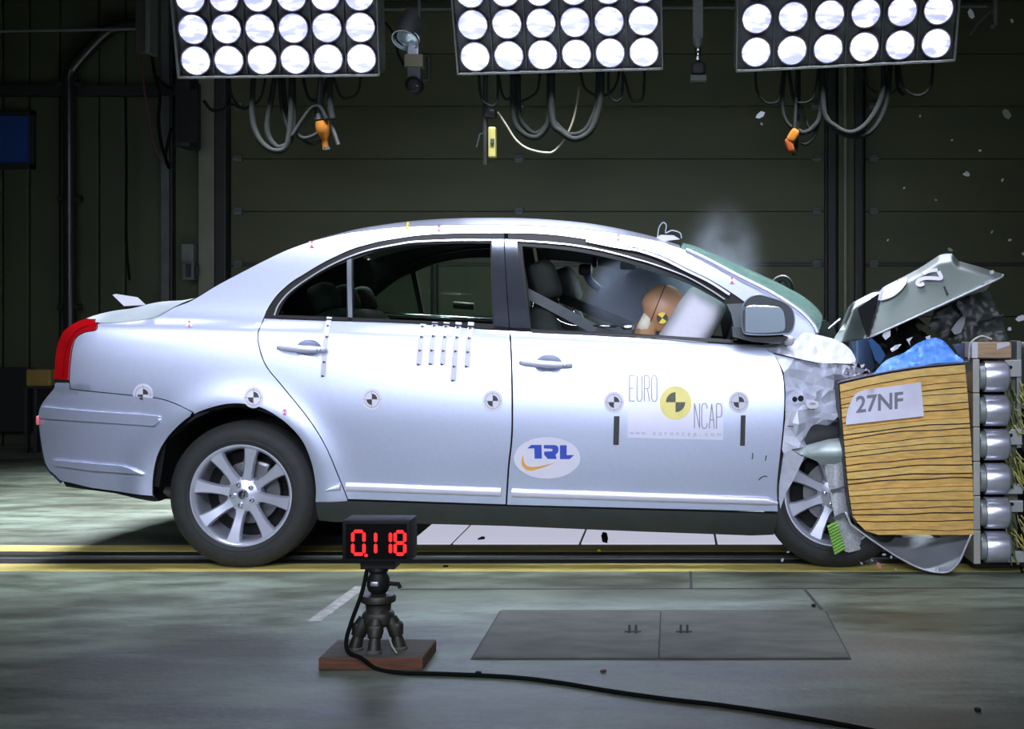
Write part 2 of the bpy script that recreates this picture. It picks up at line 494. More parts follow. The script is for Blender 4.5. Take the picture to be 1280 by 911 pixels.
# ------------------------------------------------------------------ back wall
def wx(px, Y=WALL_Y): return (px - CX) * Y / F
def wz(py, Y=WALL_Y): return CZ - (py - CY) * Y / F
WTOP = 5.6
tag(MB().box((XA, -4, WTOP), (XB, WALL_Y + .3, WTOP + .1)).build('ceiling', mat('dark_ceiling', (.02, .021, .02), .8)), 'dark ceiling of the test hall above the lamps', kind='structure')
wall = MB().box((XA, WALL_Y + .05, 0), (XB, WALL_Y + .3, WTOP)).build('wall_back', DARKM)
tag(wall, 'dark back wall of the test hall', kind='structure')
xs = [-420, -330, -240, -150, -75, 5, 38, 76, 125, 158, 205, 250]
for i in range(len(xs) - 1):
    mb = MB().cbox((wx(xs[i]) + .008, WALL_Y - .02, 0), (wx(xs[i + 1]) - .008, WALL_Y + .06, WTOP), .008)
    mb.build('cladding_panel', WALLM, wall)
# sectional doors
def sect_door(name, p0, p1, label):
    d = empty(name, (wx((p0 + p1) / 2), WALL_Y, 0), label, kind='structure')
    ph = (199 - 133.5) * WALL_Y / F
    z = wz(133.5)
    while z > 0.2: z -= ph
    k = 0
    while z < WTOP:
        a, b = max(z, 0.0), min(z + ph, WTOP)
        MB().cbox((wx(p0), WALL_Y - .03, a + .0025), (wx(p1), WALL_Y + .04, b - .0025), .004).build('door_panel', DOORM, d)
        z += ph
    n = 5
    for i in range(n):                 # joint hinges
        zz = wz(133.5) + (i - 5 + 2) * ph
        for px in (p0 + 10, p1 - 10, (p0 + p1) / 2 - 10):
            if 0.3 < zz < WTOP:
                mb = MB(); mb.cbox((wx(px) - .035, WALL_Y - .06, zz - .03), (wx(px) + .035, WALL_Y - .025, zz + .03), .006)
                mb.tube([(wx(px) - .04, WALL_Y - .06, zz), (wx(px) + .04, WALL_Y - .06, zz)], .012, 8)
                mb.build('hinge', GREYD, d)
    return d
d1 = sect_door('door_1', 290, 1030, 'wide olive sectional door behind the car')
d2 = sect_door('door_2', 1081, 1700, 'olive sectional door behind the barrier')
for d, a, b in ((d1, 290, 1030), (d2, 1081, 1700)):     # strengthening rail and bracing on the door
    MB().cbox((wx(a), WALL_Y - .06, wz(333)), (wx(b), WALL_Y - .025, wz(329)), .006).build('door_rail', DARKM, d)
# frame behind the doors seen through the car windows
MB().tube([(wx(545), WALL_Y - .08, wz(395 + 30)), (wx(545), WALL_Y - .08, wz(330))], .03, 8).build('door_rail', DARKM, d1)
# columns
def post(name, px0, px1, y0, y1, m, label, z0=0, z1=WTOP):
    o = MB().cbox((wx(px0), y0, z0), (wx(px1), y1, z1), .01).build(name, m)
    tag(o, label, kind='structure'); return o
post('trim_14', 1031, 1079, WALL_Y - .02, WALL_Y + .04, DARKM, 'dark recess between the two sectional doors')
post('trim_15', 1046, 1066, WALL_Y - .10, WALL_Y, WALLM, 'steel column between the two sectional doors')
post('trim_16', 1052.5, 1056.5, WALL_Y - .125, WALL_Y - .10, POSTM, 'pale ridge down the column between doors')
post('trim_17', 1033, 1043, WALL_Y - .14, WALL_Y - .03, DARKM, 'dark track left of the column between doors')
post('trim_18', 1066, 1076, WALL_Y - .14, WALL_Y - .03, DARKM, 'dark track right of the column between doors')
post('trim_19', 254, 274, WALL_Y - .12, WALL_Y, POSTM, 'cream painted column at the left end of the door')
post('trim_20', 275, 289, WALL_Y - .14, WALL_Y - .02, DARKM, 'dark door track beside the cream column')
post('trim_21', 205, 216, WALL_Y - .08, WALL_Y, GREYD, 'grey-green trunking on the cladding wall')
post('trim_22', 217, 221, WALL_Y - .10, WALL_Y, DARKM, 'dark cable riser beside the grey trunking')
post('trim_23', -420, 232, WALL_Y - .10, WALL_Y - .02, DARKM, 'dark horizontal beam on the cladding wall', wz(122), wz(108))
post('trim_24', -420, 44, WALL_Y - .12, WALL_Y - .02, DARKM, 'dark low band along the cladding wall', 0.12, wz(459))
post('trim_25', 44, 130, WALL_Y - .05, WALL_Y - .02, DARKM, 'dark low panel behind the boot of the car', 0.12, wz(484))
# narrow bars across the doors under the lamp banks
o = MB().tube([(wx(280), WALL_Y - .1, wz(16)), (wx(1230), WALL_Y - .1, wz(11))], .018, 8).build('trim_26', GREYD)
tag(o, 'thin grey bar across the door behind the lamp banks', kind='structure')
# blue window
wn = empty('window_1', (wx(10), WALL_Y, wz(210)), 'small blue window in the cladding wall', kind='structure')
MB().box((wx(-60), WALL_Y - .045, wz(206)), (wx(43), WALL_Y - .03, wz(146))).build('pane', BLUEP, wn)
fr = MB()
for a, b, c, d in ((-64, 47, 146, 140), (-64, 47, 212, 205), (42, 47, 212, 140), (-64, -60, 212, 140)):
    fr.cbox((wx(a), WALL_Y - .07, wz(c)), (wx(b), WALL_Y - .02, wz(d)), .004)
fr.build('window_frame', DARKM, wn)
# drain pipe
pp = empty('drain_pipe', (wx(97), WALL_Y - .15, 0), 'black drain pipe with elbow running down the cladding wall', 'pipe')
yy = WALL_Y - .14
MB().tube(cr([(wx(190), yy, wz(36)), (wx(160), yy, wz(37)), (wx(138), yy, wz(48)), (wx(106), yy, wz(82)), (wx(97), yy, wz(98)), (wx(97), yy, wz(130)), (wx(97), yy, wz(300)), (wx(97), yy, 0.1)], 6), .055, 14).build('pipe_run', mat('pipe_black', (0.02, 0.02, 0.02), .22, .2), pp, True)
br = MB()
for py in (108, 250, 384):
    br.tube([(wx(97) - .1, yy + .0, wz(py)), (wx(97) + .1, yy + .0, wz(py))], .03, 8)
br.build('pipe_bracket', DARKM, pp)
# ceiling rod and drop bar, upper left
o = MB().tube([P(-120, 41, 9.6), P(170, 36, 9.6)], .012, 8).build('overhead_rod', GREYD)
tag(o, 'thin pale rod running in from the upper left edge', 'rod')
dp = empty('drop_post', P(182, 66, 9.6), 'hanging dark post with pale edge in the upper left', 'post')
MB().cbox(P(169, 66, 9.62) - Vector((0, 0, 0)), Vector((P(182, 0, 9.62).x, 9.72, WTOP)), .006).build('web', mat('brown_steel', (0.03, 0.026, 0.02), .6), dp)
MB().cbox(P(181, 66, 9.58), Vector((P(187, 0, 9.58).x, 9.74, WTOP)), .006).build('flange', GREYD, dp)
# loudspeaker and switch boxes
sp_ = empty('loudspeaker', P(235, 184, 10.6), 'black box loudspeaker hanging beside the left lamp bank', 'loudspeaker')
MB().cbox(P(218, 183, 10.55), P(252, 105, 10.82), .02).build('cabinet', DARKM, sp_, 40)
MB().cbox(P(222, 178, 10.53), P(248, 112, 10.56), .008).build('grille', mat('speaker_grille', (.006, .006, .006), .9, 0, .3, 200, bump=.5), sp_)
eb = empty('switch_box', P(238, 350, 10.85), 'grey switch box on the wall left of the cream column', 'switch box')
MB().cbox(P(226, 327, 10.8), P(251, 306, 10.98), .01).build('cover', TURQ, eb)
MB().cbox(P(227, 350, 10.8), P(252, 328, 10.98), .01).build('case', GREYD, eb)
MB().cbox(P(232, 346, 10.77), P(239, 330, 10.81), .004).build('dial', DARKM, eb)
MB().cbox(P(244, 346, 10.77), P(249, 330, 10.81), .004).build('lever', DARKM, eb)
MB().tube([P(250, 304, 10.9), P(250, 185, 10.9)], .012, 6).build('conduit', GREYD, eb)
# orange storage box low at the left
o = MB().cbox(P(32, 483, 10.3), P(82, 460, 10.55), .02).build('storage_box', mat('ochre_box', (.22, .14, .03), .7))
tag(o, 'dull ochre box on a stand behind the boot lid', 'box')
st = empty('box_stand', P(50, 484, 10.3), 'dark stand under the ochre box', 'stand')
for px in (30, 42, 80):
    MB().cbox((P(px - 2, 484, 10.3).x, 10.32, 0), (P(px + 2, 484, 10.3).x, 10.38, P(0, 485.5, 10.3).z), .004).build('leg', DARKM, st)
MB().cbox((P(27, 484, 10.3).x, 10.3, P(0, 486, 10.3).z), (P(84, 484, 10.3).x, 10.55, P(0, 483.2, 10.3).z), .004).build('shelf', DARKM, st)
def wall_cable(pts, r, label, Y=10.7, m=CABLE):
    o = MB().tube([P(x, y, Y) for x, y in cr(pts, 6)], r, 6).build('wall_cable', m, None, True)
    tag(o, label, 'cable'); return o
wall_cable([(191, 40), (189, 60), (194, 95), (200, 120), (198, 150), (203, 185), (212, 210), (207, 195), (214, 160)], .014, 'black cable looping down beside the loudspeaker')
wall_cable([(176, 70), (180, 110), (186, 150), (192, 180), (204, 205)], .008, 'thin reddish cable sagging left of the loudspeaker', m=mat('red_cable', (.09, .03, .02), .5))
wall_cable([(157, 122), (158, 200), (158, 300), (162, 350)], .012, 'thin black cable down the cladding beside the pipe')
wall_cable([(196, 96), (208, 108), (216, 110)], .012, 'short black cable running into the loudspeaker')

# ------------------------------------------------------------------ lamp banks
def lens_material():
    m = bpy.data.materials.new('lit_lens')
    m.use_nodes = True
    nt = m.node_tree
    b = nt.nodes['Principled BSDF']
    tc = nt.nodes.new('ShaderNodeTexCoord')
    mp = nt.nodes.new('ShaderNodeMapping'); mp.inputs['Scale'].default_value = (8, 8, 26)
    nz = nt.nodes.new('ShaderNodeTexNoise'); nz.inputs['Scale'].default_value = 1.3; nz.inputs['Detail'].default_value = 2
    nt.links.new(tc.outputs['Object'], mp.inputs[0]); nt.links.new(mp.outputs[0], nz.inputs['Vector'])
    rp = nt.nodes.new('ShaderNodeValToRGB')
    rp.color_ramp.elements[0].position = 0.42; rp.color_ramp.elements[0].color = (0.15, 0.16, 0.31, 1)
    rp.color_ramp.elements[1].position = 0.95; rp.color_ramp.elements[1].color = (1.0, 0.9, 1.0, 1)
    nt.links.new(nz.outputs['Fac'], rp.inputs[0])
    nt.links.new(rp.outputs[0], b.inputs['Emission Color'])
    b.inputs['Emission Strength'].default_value = 3.0
    b.inputs['Base Color'].default_value = (0.5, 0.5, 0.55, 1)
    b.inputs['Roughness'].default_value = 0.3
    return m
LENS = lens_material()
BEZEL = mat('lamp_bezel', (0.09, 0.09, 0.095), 0.35, 0.5, 0.1, 10)
LAMP_W = 110.0
def lamp_bank(bl, br_, ml, mr, label, where):
    Yb, Ym = 8.25, 8.17
    A, B, C = P(*bl, Yb), P(*br_, Yb), P(*ml, Ym)
    u = (B - A) / 5.0
    v = C - A
    n = u.cross(v).normalized()
    if n.y > 0: n = -n
    rows = 4
    up = v.normalized(); uu = u.normalized()
    ctr = A + u * 2.5 + v * 1.5
    bank = empty('lamp_bank', ctr - Vector((0, 0, 0.6)), label, 'lamp bank', 'overhead lamp banks')
    rad = 0.092
    R = Matrix((uu, up, n)).transposed()      # local x,y,z -> world
    # housing back sheet, border frame and dividers
    def bx(mbx, u0, u1, v0, v1, d0, d1):
        vv = []
        for d in (d0, d1):
            for (a, b) in ((u0, v0), (u1, v0), (u1, v1), (u0, v1)):
                vv.append(A + u * a + v * b + n * d)
        mbx.add(vv, [(0, 3, 2, 1), (4, 5, 6, 7), (0, 1, 5, 4), (1, 2, 6, 5), (2, 3, 7, 6), (3, 0, 4, 7)])
    h = MB(); bx(h, -.52, 5.52, -.52, rows - .48, -.16, -.05); h.build('housing', BANK, bank)
    f = MB()
    for (a, b, c, d) in ((-.56, 5.56, -.56, -.50), (-.56, 5.56, rows - .5, rows - .44), (-.56, -.52, -.56, rows - .44), (5.52, 5.56, -.56, rows - .44)):
        bx(f, a, b, c, d, -.17, .03)
    f.build('frame', BANKF, bank)
    for i in range(5):
        q = MB(); bx(q, i + .485, i + .515, -.5, rows - .5, -.05, -.01); q.build('divider', BANKF, bank)
    for j in range(rows):
        for i in range(6):
            c = A + u * i + v * j
            M = Matrix.Translation(c) @ R.to_4x4()
            lamp = MB().lathe([(rad * .62, -.05), (rad * 1.02, -.05), (rad * 1.10, .0), (rad * 1.06, .012), (rad * .97, .004)], 24, M=M).build('lamp', BEZEL, bank, 40)
            l = MB(); prof = [(rad * .985 * math.sin(t * PI / 2), .006 + .022 * math.cos(t * PI / 2)) for t in [k / 6 for k in range(7)]]
            prof[0] = (0.0005, prof[0][1])
            l.lathe(prof, 24, M=M)
            lo = mk('lens', l.v, l.f, LENS, lamp, True)
            if j < 3:
                d = bpy.data.lights.new('lamp_beam', 'SPOT')
                d.energy = LAMP_W; d.color = (0.82, 0.86, 1.0); d.spot_size = math.radians(98); d.spot_blend = 1.0
                d.shadow_soft_size = 0.05
                so = bpy.data.objects.new('lamp_beam', d); link(so, bank)
                so.location = c + n * 0.085 - worg(bank)
                aim = (n + Vector((0, 0, -5.0))).normalized()
                so.rotation_euler = aim.to_track_quat('-Z', 'Y').to_euler()
    # suspension tubes going up out of the frame
    for a in (0.6, 4.4):
        t = A + u * a + v * (rows - .5) - n * .1
        MB().tube([t, Vector((t.x, t.y, WTOP))], .02, 8).build('hanger', DARKM, bank)
    return bank
lamp_bank((245, 75.5), (452, 73), (241.5, 36.5), (450, 35), 'lamp bank of bright round lamps above the rear of the car', 0)
lamp_bank((594, 70.5), (805, 65), (591, 31), (803, 23), 'lamp bank of bright round lamps above the middle of the car', 1)
lamp_bank((945, 65), (1170, 54), (946, 23), (1170, 13), 'lamp bank of bright round lamps above the crushed front', 2)

# cables hanging under the banks
ORD = ['first', 'second', 'third', 'fourth', 'fifth', 'sixth', 'seventh', 'eighth', 'ninth', 'tenth', 'eleventh', 'twelfth', 'thirteenth', 'fourteenth', 'fifteenth']
def loops(lst, label, group, Y=8.36):
    mid = sorted(range(len(lst)), key=lambda k: sum(p[0] for p in lst[k][0]) / len(lst[k][0]))
    for k, (pts, w) in enumerate(lst):
        pts = list(pts)
        if pts[0][1] < 112: pts[0] = (pts[0][0], pts[0][1] - 14)
        if pts[-1][1] < 112: pts[-1] = (pts[-1][0], pts[-1][1] - 14)
        pts3 = [P(x, y, Y + 0.02 * (k % 4)) for x, y in cr(pts, 6)]
        o = MB().tube(pts3, w * 1.3 * Y / F / 2, 8).build('lamp_cable', CABLE, None, True)
        tag(o, '%s black cable from the left among those %s' % (ORD[mid.index(k)], label), 'cable', group)
loops([
    ([(318, 98), (315, 140), (322, 170), (338, 187), (356, 186), (362, 165), (364, 130), (364, 98)], 5.5),
    ([(346, 98), (338, 130), (334, 160), (340, 178), (352, 184), (366, 165), (366, 98)], 5.5),
    ([(349, 98), (352, 130), (358, 155), (364, 170)], 4),
    ([(353, 98), (357, 130), (364, 160)], 4),
    ([(364, 172), (378, 150), (390, 135), (400, 134), (408, 150)], 4),
    ([(368, 165), (380, 173), (395, 168), (402, 160)], 4),
    ([(372, 170), (388, 180), (402, 176)], 3),
    ([(377, 100), (384, 118), (394, 126), (404, 120), (410, 104)], 3),
    ([(412, 98), (413, 130), (416, 150)], 6),
    ([(416, 108), (426, 120), (438, 122), (448, 113), (452, 100)], 2.5),
    ([(283, 100), (290, 120), (302, 135), (312, 133), (326, 122), (334, 100)], 2.5),
    ([(255, 126), (264, 137), (276, 138), (290, 131), (300, 135)], 3),
], 'under the lamp bank above the car rear', 'cables under the rear lamp bank')
loops([
    ([(598, 98), (601, 120), (608, 130), (618, 132), (622, 120), (622, 98)], 2.6),
    ([(622, 102), (628, 118), (634, 124), (640, 120)], 2.6),
    ([(641, 96), (642, 145), (652, 165), (668, 172), (680, 164), (686, 145), (687, 96)], 5.5),
    ([(648, 96), (649, 140), (658, 160), (670, 167), (682, 158), (690, 140), (690, 96)], 5),
    ([(690, 96), (691, 150), (702, 165), (718, 174), (736, 166), (746, 146), (751, 120), (752, 94)], 6),
    ([(688, 96), (688, 140), (698, 158), (712, 168), (730, 164), (742, 144), (747, 120), (748, 94)], 5),
    ([(676, 98), (672, 112), (662, 122), (652, 126)], 2.4),
    ([(724, 95), (730, 108), (742, 118), (752, 120), (764, 115), (772, 100), (775, 92)], 2.6),
    ([(761, 92), (761, 116), (768, 126), (776, 124), (778, 110), (779, 92)], 2.6),
    ([(780, 108), (788, 122), (796, 126), (804, 120), (806, 92)], 2.6),
], 'under the lamp bank above the car middle', 'cables under the middle lamp bank')
loops([
    ([(944, 92), (946, 112), (956, 127), (966, 129), (974, 122), (980, 92)], 2.6),
    ([(982, 92), (978, 130), (982, 150), (990, 160)], 3.5),
    ([(985, 92), (990, 115), (996, 130)], 3.5),
    ([(998, 90), (998, 130), (996, 155), (995, 180), (992, 194)], 4.5),
    ([(996, 128), (1008, 128), (1018, 118), (1024, 92)], 2.4),
    ([(1026, 90), (1026, 140), (1016, 160), (1004, 166), (998, 163)], 5),
    ([(1024, 150), (1018, 170), (1008, 180), (1000, 178)], 3.5),
    ([(1003, 132), (1010, 158), (1020, 164)], 2.5),
    ([(1028, 90), (1030, 140), (1044, 158), (1062, 166), (1080, 158), (1096, 136), (1104, 110), (1104, 86)], 5.5),
    ([(1027, 135), (1042, 160), (1064, 170), (1086, 166), (1102, 145), (1110, 115), (1113, 86)], 5),
    ([(1076, 90), (1084, 106), (1096, 116)], 2.4),
    ([(1121, 86), (1122, 108), (1130, 119)], 4),
    ([(1122, 86), (1128, 106), (1140, 118), (1154, 118), (1164, 104), (1166, 84)], 3),
    ([(1112, 118), (1122, 108), (1124, 90)], 2.4),
], 'under the lamp bank above the crushed front', 'cables under the front lamp bank')
# plugs and hand sets hanging in the cables
pg = empty('orange_plug', P(405, 186, 8.4), 'orange plug hanging in the cables above the car rear', 'plug')
mb = MB(); M = Matrix.Translation(P(405, 168, 8.4)) @ Matrix.Rotation(-.12, 4, 'Y')
mb.lathe([(.001, -.10), (.02, -.10), (.022, -.03), (.045, .0), (.05, .05), (.045, .085), (.001, .085)], 14, M=M); mb.build('body', ORANGE, pg, 40)
MB().tube([P(408, 184, 8.4), P(409, 188, 8.4)], .024, 10).build('cap', BLACK, pg)
MB().tube([P(400, 150, 8.4), P(399, 137, 8.4), P(402, 84, 8.37)], [.035, .03, .012], 10).build('grip', BLACK, pg)
MB().tube([P(414, 155, 8.38), P(423, 181, 8.38)], .014, 8).build('cord_end', BLACK, pg)
hs = empty('hand_control', P(614, 197, 8.4), 'yellow hand control hanging below the middle lamp bank', 'hand control')
MB().cbox(P(610, 197, 8.36), P(621, 160, 8.42), .01).build('case', YELP, hs)
MB().cbox(P(613, 180, 8.35), P(618, 173, 8.362), .004).build('button', BLACK, hs)
MB().tube([P(607, 82, 8.40), P(606, 140, 8.42), P(607, 206, 8.42)], .016, 8).build('strap', BLACK, hs)
MB().tube([P(596, 184, 8.42), P(600, 168, 8.42), P(606, 166, 8.42)], .008, 6).build('hook', BLACK, hs)
MB().squad(P(613, 142, 8.42), (.04, .03, .03)).build('clamp', BLACK, hs, True)
mb = MB().tube([P(x, y, 8.40) for x, y in cr([(622, 140), (632, 155), (645, 175), (660, 186), (682, 191), (694, 188), (708, 170), (718, 145), (724, 108)], 6)], .008, 8)
tag(mb.build('cream_lead', mat('cream_lead', (.07, .065, .04), .5), None, True), 'cream lead looping below the middle lamp bank', 'cable')
pg = empty('orange_clip', P(990, 184, 8.36), 'orange-brown clip in the cables above the crushed front', 'plug')
MB().squad(P(991, 170, 8.36), (.03, .025, .05), .6, .6, Matrix.Rotation(.5, 3, 'Y')).build('jaw', ORANGE, pg, True)
MB().squad(P(987, 182, 8.36), (.025, .02, .05), .6, .6, Matrix.Rotation(-.3, 3, 'Y')).build('grip', mat('rust_orange', (.07, .016, .003), .9, spec=.05), pg, True)

MB().tube([P(993, 166, 8.36), P(995, 130, 8.37), P(996, 78, 8.37)], .01, 8).build('cord', CABLE, pg)
# overhead video camera with round light
vc = empty('video_camera', P(512, 116, 8.9), 'small overhead video camera below a silver spotlight', 'camera')
Yv = 8.9
def lat(p, prof, axis, name, m, par, seg=20, sm=40):
    q = Vector(axis).to_track_quat('Z', 'Y').to_matrix().to_4x4()
    return MB().lathe(prof, seg, M=Matrix.Translation(p) @ q).build(name, m, par, sm)
lat(P(512, 35, Yv), [(.001, -.12), (.075, -.12), (.088, -.02), (.094, .13), (.086, .13), (.08, .10)], (-.12, -.55, -.75), 'lamp_can', STEEL, vc)
lat(P(510.5, 48, Yv - .06), [(.001, .03), (.05, .024), (.082, .0)], (-.12, -.55, -.75), 'lamp_glass', mat('dull_lens', (.4, .46, .52), .15, .6), vc)
MB().tube([Vector((P(524, 0, Yv).x, Yv, WTOP)), P(524, 30, Yv)], .012, 8).build('hanger', GREYD, vc)
MB().cbox(P(508, 70, Yv - .03), P(526, 56, Yv + .05), .01).build('swivel', STEEL, vc)
MB().cbox(P(505, 83, Yv - .05), P(532, 71, Yv + .05), .006).build('bracket', mat('brass_bracket', (.16, .15, .09), .5, .3), vc)
MB().cbox(P(509, 101, Yv - .04), P(529, 86, Yv + .06), .008).build('camera_body', GREYD, vc)
lat(P(518, 107, Yv - .06), [(.05, .05), (.057, .05), (.058, -.05), (.044, -.06), (.04, -.03), (.001, -.03)], (0, 1, 0), 'camera_lens', BLACK, vc)
lat(P(519, 107, Yv - .085), [(.001, -.01), (.036, .0)], (0, 1, 0), 'front_glass', mat('lens_glass', (.05, .035, .03), .1), vc)
f = MB(); f.tube([P(525, 70, Yv), P(536, 70, Yv), P(536, 100, Yv), P(528, 100, Yv)], .014, 8); f.build('yoke', DARKM, vc)
MB().tube([P(x, y, Yv) for x, y in cr([(482, 28), (493, 45), (497, 65), (505, 82)], 5)], .010, 6).build('lead', CABLE, vc)
# hanging bracket
hb = empty('ceiling_bracket', P(873, 100, 8.9), 'slim hanging bracket with silver rod between two lamp banks', 'bracket')
MB().cbox(P(866, 48, 8.9), Vector((P(879, 0, 8.9).x, 8.95, WTOP)), .004).build('drop_plate', TURQ, hb)
lat(P(872.5, 54, 8.92), [(.038, .03), (.038, .0), (.02, -.03)], (0, 0, 1), 'collar', GREYD, hb)
MB().tube([P(872.5, 56, 8.92), P(872.5, 78, 8.92)], .02, 12).build('rod', CHROME, hb, True)
MB().squad(P(873, 86, 8.92), (.05, .04, .045), .5, .5).build('clamp', DARKM, hb, True)
MB().cbox(P(863, 100, 8.87), P(883, 96, 8.95), .004).build('foot', GREYD, hb)
# hook at upper right
o = MB().tube([Vector((P(1245, 0, 9.2).x, 9.2, WTOP)), P(1245, 30, 9.2), P(1239, 34, 9.2)], .018, 8).build('ceiling_hook', GREYD)
tag(o, 'pale hook hanging in the upper right corner', 'hook')
o = MB().tube([P(1213, 44, 9.2), P(1222, 30, 9.2), P(1236, 16, 9.2), P(1245, 12, 9.2)], .006, 6).build('loose_wire', GREYD)
tag(o, 'thin bright wire right of the front lamp bank', 'wire')

# ------------------------------------------------------------------ the car: body side surface
YC = 6.33                      # car centre line
XW = -1.877                    # rear wheel
PITCH = 0.031
_zt = [0.10, 0.18, 0.24, 0.30, 0.38, 0.50, 0.65, 0.75, 0.85, 0.93, 1.00, 1.035, 1.06, 1.15, 1.25, 1.35, 1.43, 1.50, 1.54, 1.60, 1.7]
_ht = [0.76, 0.80, 0.83, 0.848, 0.857, 0.871, 0.882, 0.884, 0.880, 0.873, 0.862, 0.849, 0.828, 0.789, 0.744, 0.694, 0.645, 0.585, 0.535, 0.44, 0.2]
_sl = []
for i in range(len(_zt)):
    a, b = max(0, i - 1), min(len(_zt) - 1, i + 1)
    _sl.append((_ht[b] - _ht[a]) / (_zt[b] - _zt[a]))
def Hsec(z):
    if z <= _zt[0]: return _ht[0]
    if z >= _zt[-1]: return _ht[-1]
    i = int(np.searchsorted(_zt, z)) - 1
    i = max(0, min(i, len(_zt) - 2))
    d = _zt[i + 1] - _zt[i]; t = (z - _zt[i]) / d
    return ((2 * t ** 3 - 3 * t * t + 1) * _ht[i] + (t ** 3 - 2 * t * t + t) * d * _sl[i]
            + (-2 * t ** 3 + 3 * t * t) * _ht[i + 1] + (t ** 3 - t * t) * d * _sl[i + 1])
def hw(x, z):
    zl = z + PITCH * (x - XW)
    h = Hsec(zl)
    if x < -2.12 and zl < .75:                      # upright bumper corner
        q = min(1, (-2.12 - x) / .2); q = q * q * (3 - 2 * q)
        h += (.882 - h) * .75 * q
    if x < -1.95:
        u = min(1.2, (-1.95 - x) / 0.86)
        h *= 1 - (0.014 * u ** 2 + 0.075 * u ** 7)
    if x > 0.45:
        h *= 1 - 0.05 * (x - 0.45) ** 2
    r = math.hypot(x - XW, z - 0.315)
    if z < 0.9:
        h += 0.014 * math.exp(-((r - 0.39) / 0.075) ** 2)
    return h
def S(px, py):
    """pixel on the near body side -> (x, z) on the surface"""
    Y = 5.5
    for _ in range(25):
        x = (px - CX) * Y / F; z = CZ - (py - CY) * Y / F
        Y = 0.4 * Y + 0.6 * (YC - hw(x, z))
    return ((px - CX) * Y / F, CZ - (py - CY) * Y / F)
def S3(px, py, off=0.0):
    x, z = S(px, py)
    return Vector((x, YC - hw(x, z) - off, z))

def in_poly(pts, poly):
    """numpy even-odd test"""
    x, y = pts[:, 0], pts[:, 1]
    ins = np.zeros(len(pts), bool)
    n = len(poly)
    for i in range(n):
        x0, y0 = poly[i]; x1, y1 = poly[(i + 1) % n]
        if y0 == y1: continue
        c = ((y0 > y) != (y1 > y)) & (x < (x1 - x0) * (y - y0) / (y1 - y0) + x0)
        ins ^= c
    return ins
def resample(poly, step):
    out = []
    n = len(poly)
    for i in range(n):
        a, b = poly[i], poly[(i + 1) % n]
        d = math.hypot(b[0] - a[0], b[1] - a[1])
        k = max(1, int(math.ceil(d / step)))
        for j in range(k):
            t = j / k
            out.append((a[0] + (b[0] - a[0]) * t, a[1] + (b[1] - a[1]) * t))
    return out
def tri2d(outer, holes, step, jit=0.0):
    loops = [resample(outer, step)] + [resample(h, step) for h in holes]
    verts, edges = [], []
    for lp in loops:
        b = len(verts); verts += lp
        edges += [(b + i, b + (i + 1) % len(lp)) for i in range(len(lp))]
    B = np.array(verts)
    lo, hi = B.min(0), B.max(0)
    gx = np.arange(lo[0] + step / 2, hi[0], step); gy = np.arange(lo[1] + step / 2, hi[1], step * .87)
    if len(gx) and len(gy):
        G = np.array([(x + (step / 2 if j % 2 else 0), y) for j, y in enumerate(gy) for x in gx])
        if jit: G = G + np.random.RandomState(5).uniform(-jit, jit, G.shape) * step
        ok = in_poly(G, loops[0])
        for h in loops[1:]: ok &= ~in_poly(G, h)
        G = G[ok]
        if len(G):
            dmin = np.full(len(G), 1e9)
            for i in range(0, len(B), 200):
                d = ((G[:, None, :] - B[None, i:i + 200, :]) ** 2).sum(2).min(1)
                dmin = np.minimum(dmin, d)
            G = G[dmin > (0.55 * step) ** 2]
            verts += [tuple(g) for g in G]
    res = delaunay_2d_cdt([Vector(v) for v in verts], edges, [], 0, 1e-7)
    vo, fo = res[0], res[2]
    if not fo: return [], []
    V = np.array([(v.x, v.y) for v in vo])
    C = np.array([V[list(f)].mean(0) for f in fo])
    ok = in_poly(C, loops[0])
    for h in loops[1:]: ok &= ~in_poly(C, h)
    tris = []
    for f, k in zip(fo, ok):
        if k:
            a, b, c = V[f[0]], V[f[1]], V[f[2]]
            ar = (b[0] - a[0]) * (c[1] - a[1]) - (b[1] - a[1]) * (c[0] - a[0])
            tris.append(tuple(f) if ar > 0 else (f[0], f[2], f[1]))
    return [tuple(v) for v in V], tris
def shell(vo, vi, tris):
    """outer and inner vertex lists + triangles -> closed thin solid (outer verts unshared with rim)."""
    n = len(vo)
    verts = list(vo) + list(vi)
    faces = list(tris) + [(a + n, c + n, b + n) for a, b, c in tris]
    fm = [0] * len(tris) + [1] * len(tris)
    cnt = {}
    for t in tris:
        for a, b in ((t[0], t[1]), (t[1], t[2]), (t[2], t[0])):
            cnt[(a, b)] = cnt.get((a, b), 0) + 1
    for (a, b) in list(cnt):
        if (b, a) not in cnt:
            k = len(verts)
            verts += [vo[a], vo[b], vi[b], vi[a]]
            faces.append((k, k + 3, k + 2, k + 1)); fm.append(0)
    return verts, faces, fm
